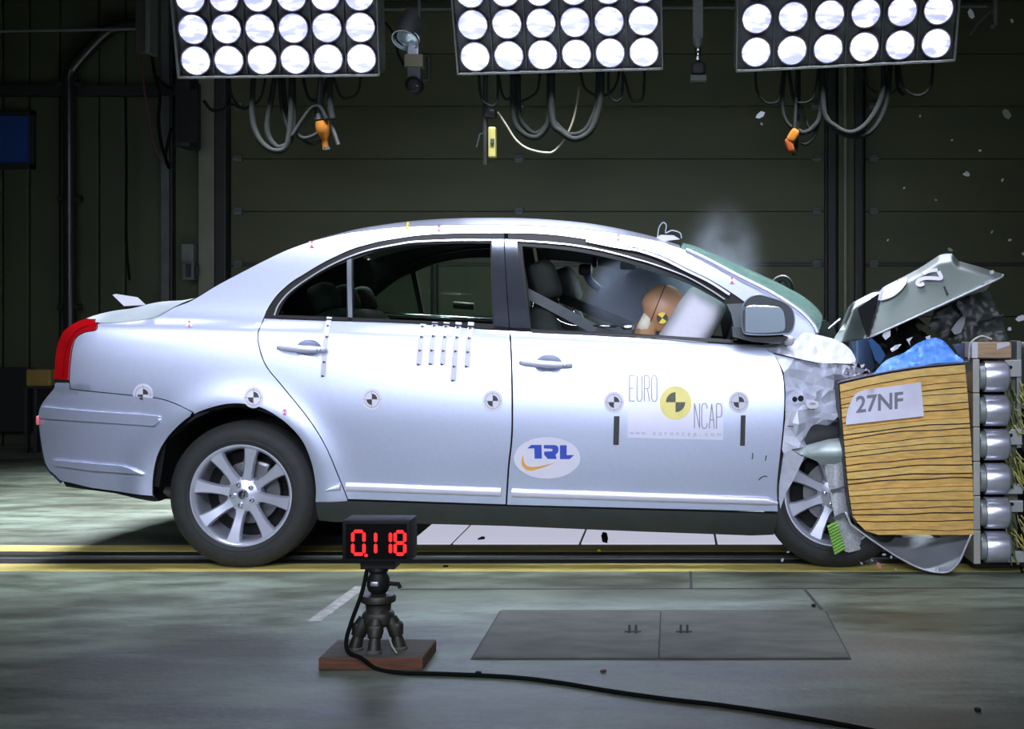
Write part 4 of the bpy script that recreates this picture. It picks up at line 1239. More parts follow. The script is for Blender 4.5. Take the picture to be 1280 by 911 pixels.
# oval laboratory badge
badge = side_panel('oval_badge', ell(684, 572.3, 41.5, 25.8, 48), WHITE, front_door, off=.002, thick=.001, step=.02)[0]
badge = front_door
tz = lambda pts: [(630 + x / 11.39, 530 + y / 11.39) for x, y in pts]
for nm, pts, m in (('letter', [(330, 345), (390, 295), (535, 295), (540, 490), (437, 490), (432, 345)], BLUEI),
               ('letter', [(568, 297), (730, 297), (768, 315), (778, 355), (770, 400), (735, 438), (752, 495), (625, 495), (572, 435), (572, 390), (685, 385), (692, 367), (685, 350), (568, 345)], BLUEI),
               ('letter', [(797, 300), (893, 300), (893, 440), (1000, 440), (935, 497), (797, 497)], BLUEI),
               ('swoosh', cr([(270, 430), (290, 540), (340, 600), (450, 605), (560, 590), (740, 540)], 4) + cr([(740, 541), (600, 600), (480, 640), (400, 660), (320, 650), (260, 590), (250, 520)], 4), ORNGI)):
    side_panel(nm, tz(pts), m, badge, off=.003, thick=.0006, step=.02)
# tape scales on the doors
def tape(x0, y0, x1, y1, par, w=7.5, marks=()):
    t = side_panel('tape_scale', band([(x0, y0), (x1, y1)], w), TAPE, par, off=.0025, thick=.001, step=.03)[0]
    for my in marks:
        f = (my - y0) / (y1 - y0); mx = x0 + (x1 - x0) * f
        t = par
        side_panel('tape_mark', [(mx - 2.2, my - 1.6), (mx + 2.4, my), (mx - 2.2, my + 1.8)], INK, t, off=.0042, thick=.0005, step=.02)
for (xa, xb, yb, mk_) in ((529.5, 523.5, 457, (408, 421, 438, 455.5)), (544, 538.5, 456.5, (407, 420, 438, 455)), (558.5, 553, 456.5, (408, 421, 438.5, 455.5)), (573.5, 566.5, 477, (409, 421.5, 439, 458, 475.5)), (589, 583.5, 460, (410, 422.5, 440, 458))):
    tape(xa, 402.5, xb, yb, rear_door, marks=mk_)
tape(412, 396, 404, 471, rear_door, 6.5, (407, 421, 452.5, 470))
for pts in ([(940, 574), (941, 570), (940.5, 566)], [(948.5, 600), (951, 597), (955, 595), (959, 595.5)], [(958, 569), (957, 574), (956.5, 576)]):
    side_panel('scratch', band(pts, 1.3), INK, front_door, off=.002, thick=.0005, step=.02)

# --- door mirror
mir = empty('door_mirror', S3(958, 415), parent=car)
mp_ = [(926, 388), (930, 378), (937, 371), (948, 367.5), (960, 370), (978, 376), (989, 384), (993.5, 395), (993, 408), (988, 417), (975, 418.5), (955, 419.5), (932, 418), (927, 410)]
mp_s = cr(mp_, 4, True)
YM = 5.26
def dome(outline, y0, y1, shrink, m, name, par, n=4):
    c = (sum(p[0] for p in outline) / len(outline), sum(p[1] for p in outline) / len(outline))
    vs, fs = [], []
    N = len(outline)
    for k in range(n + 1):
        t = k / n
        s = 1 - (1 - shrink) * (1 - math.cos(t * PI / 2)); Y = y0 + (y1 - y0) * math.sin(t * PI / 2)
        for p in outline:
            q = P(c[0] + (p[0] - c[0]), c[1] + (p[1] - c[1]), y0); cc = P(*c, y0)
            q = cc + (q - cc) * s; q.y = Y
            vs.append(q)
    for k in range(n):
        for i in range(N):
            fs.append((k * N + i, k * N + (i + 1) % N, (k + 1) * N + (i + 1) % N, (k + 1) * N + i))
    fs.append(tuple(n * N + i for i in range(N)))
    return mk(name, vs, fs, m, par, 50)
dome(mp_s, YM, YM + .17, .55, mat('mirror_shell', (.10, .13, .15), .3, .3), 'mirror_shell', mir)
rimv = MB(); ins = inset(mp_s, 2.2)
N = len(mp_s)
vs = [P(*p, YM) for p in mp_s] + [P(*p, YM - .006) for p in inset(mp_s, 1.0)] + [P(*p, YM + .004) for p in ins]
fs = [(k * N + i, k * N + (i + 1) % N, (k + 1) * N + (i + 1) % N, (k + 1) * N + i) for k in range(2) for i in range(N)]
rimv.add(vs, fs); rimv.build('mirror_rim', mat('mirror_rim', (.22, .26, .3), .3, .4), mir, True)
mb = MB(); mb.prism(ins, YM + .003, YM + .02, lambda u, v, d: P(u, v, d)); mb.build('mirror_tray', mat('mirror_tray', (.03, .04, .045), .5), mir)
gl = cr([(928.5, 391), (932, 384.5), (945, 382.5), (970, 384), (978, 387), (981, 398), (981, 411), (974, 414.5), (950, 416), (932, 414.5), (929, 408)], 4, True)
mb = MB(); mb.prism(gl, YM - .004, YM + .003, lambda u, v, d: P(u, v, d - (u - 955) * .0003)); mb.build('mirror_glass', MIRG, mir)
mb = MB(); nn = len(gl); gi = inset(gl, -1.0)
mb.add([P(*p, YM - .006) for p in gl] + [P(*p, YM - .003) for p in gi], [(i, (i + 1) % nn, nn + (i + 1) % nn, nn + i) for i in range(nn)]); mb.build('glass_edge', CHROME, mir)
mb = MB(); mb.prism([(915, 408), (930, 410), (975, 417), (985, 421), (975, 430), (940, 427), (916, 421)], YM + .06, 5.50, lambda u, v, d: P(u, v, d)); mb.build('mirror_foot', mat('foot_grey', (.06, .07, .075), .5), mir)
mb = MB().squad(P(986, 426, 5.42), (.022, .03, .02), .7, .7); mb.build('mirror_joint', WHITE, mir, True)
side_panel('mirror_sail', [(908, 380), (931, 379), (946, 400), (960, 430), (921, 426), (914, 392)], mat('sail_grey', (.07, .085, .09), .4), mir, off=.004, thick=.02)

# --- cabin
HEADL = MATS['headliner']
def part(mbx, name, m, par=None, sm=True): return mbx.build(name, m, par or car, sm)
def seat(xh, zh, y, name):
    s = empty(name, (xh, y, .35), parent=car)
    Rt = Matrix.Rotation(-.32, 3, 'Y')
    part(MB().squad((xh + .02, y, zh), (.062, .125, .095), .55, .55, Rt), 'headrest', SEAT, s)
    part(MB().squad((xh + .10, y, zh - .42), (.08, .235, .33), .35, .45, Rt), 'backrest', SEAT, s)
    part(MB().squad((xh + .46, y, .50), (.28, .24, .09), .4, .4), 'cushion', SEAT, s)
    for dy in (-.05, .05):
        part(MB().tube([(xh + .02, y + dy, zh - .06), (xh + .05, y + dy, zh - .14)], .007, 8), 'headrest_rod', CHROME, s)
seat(-.62, 1.25, YC - .37, 'driver_seat')
seat(-.58, 1.25, YC + .37, 'passenger_seat')
rs = empty('rear_seat', (-1.5, YC, .35), parent=car)
part(MB().squad((-1.50, YC, .80), (.10, .62, .33), .3, .3, Matrix.Rotation(-.42, 3, 'Y')), 'backrest', SEAT, rs)
part(MB().squad((-1.16, YC, .48), (.28, .62, .10), .35, .3), 'cushion', SEAT, rs)
for dy in (-.36, 0, .36):
    part(MB().squad((-1.63, YC + dy, 1.17), (.055, .12, .07), .55, .55, Matrix.Rotation(-.4, 3, 'Y')), 'headrest', SEAT, rs)
part(MB().cbox((-2.15, YC - .62, 1.0), (-1.62, YC + .62, 1.03), .01), 'parcel_shelf', TRIM)
part(MB().squad((.52, YC, .80), (.22, .70, .20), .4, .25), 'dashboard', TRIM)
part(MB().cbox((.30, YC - .7, .35), (.58, YC + .7, .75), .03), 'bulkhead', BLACK)
sw = MB().lathe([(.18, -.014), (.194, 0), (.18, .014), (.166, 0)], 40, M=Matrix.Translation((.21, YC - .37, .90)) @ Matrix.Rotation(-1.15, 4, 'Y'), closed=True)
part(sw, 'steering_wheel', BLACK)
part(MB().tube([(.2, YC - .37, .90), (.45, YC - .37, .78)], .03, 10), 'steering_column', BLACK)
# airbag: a tilted inflated cushion between wheel and dummy
Ra = Matrix.Rotation(math.radians(32), 3, 'Y')
ab = MB().squad(P(855, 421, 5.95), (.105, .27, .235), .34, .6, Ra, 40, 30)
part(ab, 'airbag', BAG)
# seat belts and bars
def ribbon(pts, w, th, name, m, par=None):
    vs, fs = [], []
    pts = [Vector(p) for p in pts]
    for i, p in enumerate(pts):
        t = (pts[min(i + 1, len(pts) - 1)] - pts[max(0, i - 1)]).normalized()
        sd = t.cross(Vector((0, 1, 0))).normalized()
        for (a, b) in ((-1, -1), (1, -1), (1, 1), (-1, 1)):
            vs.append(p + sd * w / 2 * a + Vector((0, th / 2 * b, 0)))
    for i in range(len(pts) - 1):
        for k in range(4):
            fs.append((i * 4 + k, i * 4 + (k + 1) % 4, (i + 1) * 4 + (k + 1) % 4, (i + 1) * 4 + k))
    return mk(name, vs, fs, m, par or car)
BELTM = mat('belt_grey', (.085, .10, .10), .6, 0, .1, 40)
ribbon([P(658, 366, 5.72), P(700, 388, 5.74), P(745, 412, 5.78), P(775, 426, 5.85)], .045, .004, 'seat_belt', BELTM)
ribbon([P(700, 372, 6.45), P(740, 388, 6.4), P(790, 408, 6.3)], .05, .004, 'seat_belt', BLACK)
part(MB().tube([P(x, y, 5.78) for x, y in cr([(676, 395), (684, 390.5), (692, 395), (702, 402), (716, 406.5), (728, 406)], 5)], .0045, 6), 'bent_rod', CHROME)
part(MB().tube([P(734, 406.5, 5.78), P(778, 408.5, 5.78)], .007, 8), 'measuring_rod', CHROME)
part(MB().squad(P(785, 409, 5.78), (.025, .02, .012)), 'rod_clamp', CHROME)
part(MB().tube([P(472, 392, 6.95), P(617, 400, 6.95)], .010, 8), 'far_sill_bar', CHROME)
part(MB().tube([P(667, 378, 5.74), P(665, 388, 5.74)], .004, 6), 'belt_pin', CHROME)
part(MB().tube([P(716, 384, 5.8), P(719, 397, 5.8)], .004, 6), 'belt_pin', CHROME)
cb = empty('onboard_camera', P(735, 345, 6.5), parent=car)
part(MB().squad(P(732, 337, 6.5), (.035, .03, .03), .5, .5), 'camera_head', DARKM, cb)
part(MB().cbox(P(740, 334, 6.5), P(747, 322, 6.55), .004), 'camera_finder', DARKM, cb)
part(MB().tube([P(733, 342, 6.5), P(738, 352, 6.5), P(750, 362, 6.5)], .02, 8), 'camera_arm', mat('blue_black', (.02, .03, .07), .5), cb)
part(MB().squad(P(785, 332, 6.4), (.04, .05, .022), .5, .5), 'interior_mirror', BLACK)
# lamp added under the headliner to brighten the cabin smoke
ol = empty('cabin_fill_lamp', (-.14, YC + .28, 1.36), parent=car)
part(MB().cbox((-.21, YC + .23, 1.375), (-.07, YC + .33, 1.40), .005), 'lamp_body', BLACK, ol)
part(MB().box((-.20, YC + .235, 1.372), (-.08, YC + .325, 1.3755)), 'lamp_face', emit('cabin_fill_light', (.8, .85, 1), 3.0), ol, False)
d = bpy.data.lights.new('cabin_fill_light', 'AREA'); d.shape = 'RECTANGLE'; d.size = .12; d.size_y = .09; d.energy = 8.0; d.color = (.72, .82, 1.0)
lo_ = bpy.data.objects.new('cabin_fill_light', d); link(lo_, ol); lo_.location = Vector((-.14, YC + .28, 1.368)) - worg(ol)
# grab handle on far rail
part(MB().tube([P(567, 381, 7.05), P(592, 383, 7.05)], .02, 8), 'far_handle', BLACK)

# ------------------------------------------------------------------ crushed front of the car
def panel_px(name, outline, Yf, thick, m, parent, step=6.0, back=None, smooth=True, holes=(), jit=0.0):
    V, T = tri2d(list(outline), [list(h) for h in holes], step, jit)
    vo, vi = [], []
    for (u, v) in V:
        Y = Yf(u, v) if callable(Yf) else Yf
        p = P(u, v, Y); vo.append(p); vi.append(p + Vector((0, thick, 0)))
    T = [(a, c, b) for a, b, c in T]           # pixel y runs down
    vs, fs, fm = shell(vo, vi, T)
    return mk(name, vs, fs, [m, back or m], parent, smooth, fm)
def idw(keys, p=2.6):
    def f(u, v):
        s = w = 0
        for (a, b, d) in keys:
            k = 1 / ((a - u) ** 2 + (b - v) ** 2 + 6) ** (p / 2); s += k * d; w += k
        return s / w
    return f
def side_y(u, v):
    x, z = S(u, v); return YC - hw(x, z)
crush = idw([(964, 441, 0), (978, 465, 0), (981, 490, 0), (980, 525, 0), (976, 562, 0), (972, 606, 0), (973, 636, 0), (988, 478, .03), (992, 496, .075), (1003, 486, .05), (985, 515, -.01),
             (995, 530, -.02), (1000, 552, -.015), (1010, 512, .0), (1016, 530, .07), (1012, 550, .09), (1021, 492, -.02), (1028, 505, .05), (1024, 470, -.01), (1031, 460, .06), (1036, 478, .0), (1042, 468, -.04), (1040, 505, .06),
             (1046, 522, -.01), (1038, 540, .08), (1050, 478, .05), (1058, 462, -.03), (1068, 468, .05), (1082, 462, .0), (1055, 456, .03), (1000, 462, -.02), (1012, 456, .03), (990, 452, .0), (986, 590, .0)], 3.2)
def crumple(u, v, a=.012):
    n = noise.noise(Vector((u * .11, v * .11, 3.1))); m_ = noise.noise(Vector((u * .24 + v * .1, v * .2, 7.7)))
    return a * (abs(n) * 1.6 + abs(m_) * .8 - .6)
fend = [(964, 441.5), (978, 445), (1000, 450), (1021, 454), (1046, 455), (1060, 456), (1083, 462), (1070, 474), (1052, 481), (1047, 500), (1048, 520), (1038, 530), (1030, 541), (1020, 552), (1015, 557), (990, 561.5), (986, 566), (979, 566), (977.5, 562), (981.5, 525), (982, 490), (979.5, 465), (970, 446)]
panel_px('front_wing', fend, lambda u, v: side_y(u, v) + crush(u, v) + random.uniform(-.014, .014) * min(1, max(0, (u - 984) / 14)), .004, PAINT_D, car, 10.0, smooth=False, jit=.42)
top = [(960, 438), (963, 431), (975, 429.5), (993, 425), (1005, 416), (1020, 418), (1040, 423), (1052, 428), (1064, 438), (1069, 453), (1045, 454), (1021, 453), (977, 443)]
panel_px('wing_top', cr(top, 3, True), lambda u, v: side_y(u, 446) - .03 + .0018 * (445 - v) + crumple(u, v, .008), .004, PAINT_D, car, 4)
panel_px('wing_blade', [(979.5, 566), (988, 562), (1005, 572), (992, 600), (983, 615), (975, 637), (973.5, 636), (974, 606)], lambda u, v: side_y(u, v) + .02 - .0025 * (u - 974), .004, PAINT_D, car, 5)
for (cx_, cy_, r) in ((993.5, 499, 3.4), (1001, 498, 3.8)):
    panel_px('torn_hole', ell(cx_, cy_, r, r * 1.05, 10), side_y(cx_, cy_) - .022, .002, BLACK, car, 3)
panel_px('torn_bracket', cr([(1008, 501), (1016, 500), (1023, 503), (1022, 509), (1013, 511), (1008, 507)], 4, True), side_y(1014, 505) - .03, .012, WHITE, car, 3)
panel_px('torn_slot', ell(1016, 504.5, 4, 1.6, 10), side_y(1014, 505) - .034, .002, INKG, car, 3)
panel_px('scratch', [(984, 532), (992, 532.5), (992, 533.6), (985, 533.4)], side_y(988, 532) - .03, .002, INK, car, 3)
# liner and bumper pieces in front of the wheel
panel_px('bumper_fold', [(987, 562), (1010, 556), (1035, 549), (1053, 547), (1057, 576), (1045, 580), (1032, 583), (1020, 576)], lambda u, v: 5.46 - .0012 * (u - 987) + .004 * abs(v - 566), .004, mat('fold_grey', (.42, .5, .47), .4, .2), car, 5)
panel_px('liner_strip', cr([(1031, 583), (1045, 580), (1056, 577), (1059, 610), (1061, 640), (1067, 658), (1082, 672), (1097, 682), (1075, 687), (1056, 689), (1049, 665), (1043, 645), (1037, 612)], 3, True), lambda u, v: 5.40 + .0025 * abs(u - 1045) + crumple(u, v, .01), .006, LINER, car, 4)
panel_px('liner_tear', [(1038, 612), (1048, 610), (1058, 606), (1058, 609), (1048, 613.5), (1039, 615.5)], 5.385, .004, mat('tear_grey', (.09, .09, .09), .8), car, 3)
panel_px('liner_tear', [(1041, 647), (1052, 641), (1056, 641), (1056, 645), (1050, 648), (1043, 650)], 5.385, .004, MATS['tear_grey'], car, 3)
lm = panel_px('lime_strip', [(1034, 657), (1046, 651), (1057, 686), (1043.5, 694)], 5.375, .006, mat('lime_base', (.10, .26, .03), .5), car, 6, smooth=False)
for k in range(10):
    t = (k + .5) / 10
    a = (1034 + 9.5 * t, 657 + 37 * t); b = (1046 + 11 * t, 651 + 35 * t)
    MB().tube([P(*a, 5.372), P(*b, 5.372)], .0042, 6).build('rib', LIME, lm)
skin_o = [(1057, 640), (1063, 652), (1077, 661), (1106, 671), (1152, 673), (1196, 671), (1214, 668.5), (1207, 684), (1199.5, 700.7), (1188, 713), (1175, 715.5), (1152.6, 711), (1124, 697), (1096, 679), (1068, 659), (1058, 648)]
panel_px('bumper_skin', skin_o, lambda u, v: 5.33 + .0035 * max(0, 712 - v) * (1 - ((u - 1150) / 110) ** 2) + .05 * math.sin((u - 1060) / 40), .005, mat('bumper_grey', (.22, .25, .27), .35, .2), car, 5)
MB().tube([P(x, y, 5.325 + (.05 * math.sin((x - 1060) / 40))) for x, y in cr([(1057, 640), (1063, 654), (1068, 659), (1096, 679), (1124, 697), (1152.6, 711), (1175, 715.5), (1188, 713), (1199.5, 700.7), (1207, 684), (1214, 668)], 4)], .004, 6).build('bumper_lip', mat('lip_grey', (.5, .53, .55), .4), car, True)

# bonnet, folded up like a tent
YLOW = ([1040, 1060, 1083, 1111, 1158, 1210, 1255], [427, 426, 422, 411, 389, 365.5, 343])
def bonnet_y(u, v):
    low = interp(u, *YLOW)
    Y = 5.60 + .0045 * max(0, low - v)
    # sharp fold valley
    fx = 1099 + (v - 366) * (1083 - 1099) / (419 - 366)
    d = u - fx
    if -26 < d <= 0: Y += .16 * (1 + d / 26)
    elif 0 < d < 5: Y += .16 * (1 - d / 5)
    rt = interp(u, [1056, 1066, 1087, 1119, 1147, 1174, 1190, 1198, 1222, 1255], [403, 378, 367, 351, 336.6, 319, 317, 326, 332.6, 342.5])
    if v < rt + 11: Y += .0011 * (rt + 11 - v) ** 2
    Y += .03 * math.sin((u - 1100) * .04) * (low - v) / 60
    return Y
bon = join([(1040, 427), (1047, 416), (1056, 403), (1062, 387), (1066, 378), (1087, 367), (1119, 351), (1147, 336.6), (1174, 319), (1182, 317), (1190, 317), (1198, 326), (1222, 332.6), (1240, 338.5), (1255, 342.5), (1249, 348), (1210, 366), (1158.6, 389.5), (1111, 411), (1087, 420.5), (1082.5, 424), (1060, 427)])
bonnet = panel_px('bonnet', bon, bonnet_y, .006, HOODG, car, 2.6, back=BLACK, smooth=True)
panel_px('fold_shade', [(1072, 385.5), (1085, 376), (1099, 366.5), (1094, 390), (1083, 419.5), (1077, 403)], lambda u, v: 5.575 + .0012 * (1090 - u), .003, mat('fold_shade_black', (.008, .010, .009), .7, spec=.2), bonnet, 5)  # black sheet stands in for the shaded facet of the fold
# far half of the bonnet falling away behind the ridge
ridge = [(1056, 403), (1066, 378), (1087, 367), (1119, 351), (1147, 336.6), (1174, 319), (1190, 317), (1198, 326), (1240, 338.5), (1255, 342.5)]
vs, fs = [], []
for (u, v) in ridge:
    p = P(u, v, bonnet_y(u, v))
    for k in range(5):
        t = k / 4
        vs.append(p + Vector((.02 * t, .75 * t, -.22 * t * t - .02 * t)))
for i in range(len(ridge) - 1):
    for k in range(4):
        fs.append((i * 5 + k, (i + 1) * 5 + k, (i + 1) * 5 + k + 1, i * 5 + k + 1))
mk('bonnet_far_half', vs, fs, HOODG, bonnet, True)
MB().tube([P(x, y, bonnet_y(x, y) - .004) for x, y in cr([(1083, 423.5), (1111, 411), (1158.6, 389.3), (1210, 366), (1249, 348), (1254, 343.5)], 4)], .0045, 6).build('bonnet_edge', mat('edge_pale', (.6, .62, .66), .4, .3), bonnet, True)
# number and disc painted on the bonnet
def on_bon(o): return lambda u, v: bonnet_y(u, v) - o
cl = [(1087, 368.5), (1096, 363), (1110, 356), (1125, 349), (1133.5, 346.5), (1133, 353), (1127, 362), (1117, 370), (1107, 374), (1098, 375)]
panel_px('white_disc', cr(cl, 3, True), on_bon(.016), .002, WHITE, bonnet, 2)
for ln in ([(1172, 337), (1162, 338.5), (1154, 342)], [(1173, 339), (1176.5, 347.5), (1166, 347.5), (1156, 347.5), (1149, 350), (1146.5, 354), (1150, 356), (1155, 354)]):
    panel_px('painted_number', band(cr(ln, 4), 4.6), on_bon(.014), .002, WHITE, bonnet, 2)
panel_px('bonnet_tear', [(1179, 358), (1181, 357.5), (1186, 368), (1183, 368.5)], on_bon(.006), .002, BLACK, bonnet, 4)

# engine bay wreckage below the bonnet
eng = MB()
for k in range(22):
    u = random.uniform(1095, 1150); lo = interp(u, *YLOW)
    v = random.uniform(lo + 6, max(lo + 12, 455 - (u - 1092) * .12)); Yk = random.uniform(5.9, 6.5)
    s = random.uniform(.02, .07)
    R3 = Matrix.Translation(P(u, v, Yk)) @ Matrix.Rotation(random.uniform(0, 3), 4, Vector((random.random(), random.random(), random.random())).normalized())
    eng.cbox((-s, -s * .7, -s * .5), (s, s * .7, s * .5), .008, M=R3)
eng.build('engine_wreckage', mat('oily_black', (.02, .021, .02), .5, .2, .5, 12), car)['kind'] = 'stuff'
MB().cbox((.95, 6.25, .35), (1.2, 7.1, .93), .05).build('engine_block', mat('dark_engine', (.012, .013, .012), .5, .3, .3, 8), car, 40)
panel_px('torn_plastic', [(1168, 388), (1205, 371), (1236, 362), (1246, 386), (1262, 425), (1212, 430), (1178, 424), (1160, 410)], lambda u, v: 6.05 + crumple(u, v, .025), .004, mat('smoked_plastic', (.05, .06, .05), .4), car, 5)
panel_px('torn_plastic', cr([(1195, 375), (1205, 379), (1210, 388), (1206, 396), (1200, 388), (1196, 382)], 3, True), lambda u, v: 5.92 + .1 * noise.noise(Vector((u * .1, v * .1, 0))), .003, GREYP, car, 3)
panel_px('torn_plastic', [(1189, 412), (1197, 401), (1207, 392), (1206, 404), (1201, 416), (1193, 418)], lambda u, v: 5.9 + .003 * (u - 1190), .003, mat('pale_plastic', (.5, .54, .55), .3), car, 4)
panel_px('torn_plastic', [(1222, 402), (1255, 393), (1256, 396), (1226, 405)], 5.98, .01, BLACK, car, 5)
panel_px('wing_inner', cr([(1062, 430), (1070, 426), (1083, 424), (1092, 436), (1098, 448), (1092, 460), (1086, 466), (1074, 455), (1063, 445)], 3, True), lambda u, v: 5.45 + .00035 * (u - 1072) ** 2, .006, BLUEG, car, 4)
panel_px('wing_inner', [(1084, 425), (1090, 423), (1100, 432), (1107, 444), (1100, 455), (1094, 450), (1090, 438)], lambda u, v: 5.52 + .004 * (u - 1084), .006, mat('blue_shell', (.06, .16, .36), .35), car, 4)
for ol, Yk in (([(1105, 412), (1113, 409), (1113, 420), (1107, 425), (1103, 420)], 5.62), ([(1113, 436), (1120, 431), (1127, 430), (1122, 436), (1115, 440)], 5.55), ([(1133, 424), (1141, 421), (1137, 427), (1138, 432)], 5.6), ([(1157, 421), (1163, 419), (1163, 424), (1158, 424)], 5.45)):
    panel_px('torn_metal', ol, Yk, .004, mat('torn_silver', (.6, .62, .66), .35, .4), car, 3)
for k in range(14):                                   # shredded white foil above the block corner
    u, v = random.uniform(1062, 1088), random.uniform(455, 474)
    mb = MB(); a = random.uniform(0, 6)
    mb.prism([(u, v), (u + 6 * math.cos(a), v + 4 * math.sin(a)), (u + 5 * math.cos(a + .8), v + 5 * math.sin(a + .8)), (u + 1, v + 4)], 5.2 + .01 * k, 5.204 + .01 * k, lambda x, y, d: P(x, y, d + .15))
    mb.build('torn_foil', WHITE, car)
# wiper, cowl and broken glass near the windscreen foot
panel_px('cowl', [(1018, 404), (1032, 400), (1041, 407), (1046, 417), (1040, 425), (1022, 420), (1010, 413)], lambda u, v: 5.72 + .004 * (u - 1010), .02, mat('cowl_green', (.05, .07, .055), .6), car, 5)
MB().tube([P(1043, 404, 5.7), P(1050, 399, 5.68), P(1036, 411, 5.66)], .005, 6).build('wiper_stub', STEEL, car)
tr = [P(x, y, 7.1) for x, y in cr([(968, 356), (972, 350), (980, 348), (986, 353), (988, 362), (984, 368), (978, 364), (974, 358)], 4, True)]
MB().tube(tr + [tr[0]], .02, 8).build('far_mirror_ring', BLACK, car, True)
# clear shard standing on the roof front
panel_px('roof_shard', [(820, 297), (826, 293.5), (842, 294), (850, 299), (836, 300.5), (830, 302)], lambda u, v: 5.80, .004, WHITE, car, 4)
MB().tube([P(x, y, 5.86) for x, y in cr([(822, 296), (824, 284), (829, 278), (833, 282), (832, 291), (840, 288), (850, 291), (852, 298)], 4)], .003, 6).build('roof_wire', mat('clear_wire', (.4, .45, .5), .2), car, True)

# ------------------------------------------------------------------ crash test dummy
dy0 = YC - .37
dm = empty('crash_test_dummy', (-.3, dy0, .56), 'tan crash test dummy with its face in the white airbag', 'dummy')
hc = P(829, 385, dy0)
Rh = Matrix.Rotation(math.radians(22), 3, 'Y')
vs, fs = [], []
nu, nv = 36, 26
for j in range(nv + 1):
    b = -PI / 2 + PI * j / nv
    for i in range(nu):
        a = 2 * PI * i / nu
        d = Vector((math.cos(b) * math.cos(a), math.cos(b) * math.sin(a), math.sin(b)))
        p = Vector((d.x * .100, d.y * .077, d.z * .112))
        if d.x > 0 and d.z < .1: p.x *= 1 - .12 * abs(d.y)                         # cheeks
        if d.z < -.3: p.y *= 1 - .3 * (-d.z - .3); p.x *= 1 - .25 * max(0, -d.x) * (-d.z)   # jaw
        nose = math.exp(-((d.y) / .14) ** 2 - ((d.z + .12) / .2) ** 2) if d.x > 0 else 0
        p.x += .022 * nose
        for s in (-1, 1):                                                          # eye hollows
            if d.x > 0: p.x -= .010 * math.exp(-((d.y - s * .36) / .16) ** 2 - ((d.z - .05) / .12) ** 2)
        if d.x > 0:
            p.x += .006 * math.exp(-(d.y / .3) ** 2 - ((d.z - .22) / .08) ** 2)     # brow
            p.x -= .007 * math.exp(-(d.y / .3) ** 2 - ((d.z + .47) / .05) ** 2)     # mouth
        if d.x < 0 and d.z > -.2: p.x *= 1.04
        vs.append(hc + Rh @ p)
for j in range(nv):
    for i in range(nu):
        fs.append((j * nu + i, j * nu + (i + 1) % nu, (j + 1) * nu + (i + 1) % nu, (j + 1) * nu + i))
head = mk('head', vs, fs, SKIN, dm, True)
seam = [hc + Rh @ Vector((-.022 + .02 * math.sin(t), -.0775 * math.cos(t) * 1.0, .112 * math.sin(t))) * 1.005 for t in np.linspace(-.75, PI / 2, 14)]
seam = [hc + Rh @ (Vector((-.03, -.0745 * math.cos(t), .108 * math.sin(t)))) for t in np.linspace(-.9, PI + .9, 30)]
MB().tube(seam, .0026, 6).build('cap_seam', mat('seam_brown', (.12, .06, .03), .6), head, True)
tp = P(828, 397.5, dy0)
def head_disc(r, m, name, a0, a1, dy, par):
    n = 16
    ctr = Vector((tp.x, dy0 - .0765 - dy, tp.z))
    pts = [ctr] + [ctr + Vector((r * math.cos(a0 + (a1 - a0) * k / n), .006 * 0, r * math.sin(a0 + (a1 - a0) * k / n))) for k in range(n + 1)]
    pts2 = [p + Vector((0, .012, 0)) for p in pts]
    k = len(pts)
    fs_ = [(0, i + 1, i) for i in range(1, k - 1)] + [(i, i + 1, k + i + 1, k + i) for i in range(1, k - 1)]
    return mk(name, pts + pts2, fs_, m, par)
hd = head_disc(.026, YELL2, 'head_target', 0, 2 * PI, 0, head)
for a in (-PI / 4 + .15, 3 * PI / 4 + .15):
    head_disc(.0258, INK, 'target_wedge', a, a + PI / 2, .001, head)
nb = P(808, 409, dy0); nt_ = P(815, 396, dy0)
MB().tube([nb + Vector((-.03, 0, -.09)), nb, nt_ + Vector((.01, 0, .01))], [.055, .05, .045], 18).build('neck', mat('neck_tan', (.45, .25, .12), .6), dm, True)
MB().tube([P(800, 401, dy0), P(806, 404, dy0), P(812, 406.5, dy0)], [.050, .058, .053], 20).build('neck_band', mat('cream_tape', (.75, .72, .55), .6), dm, True)
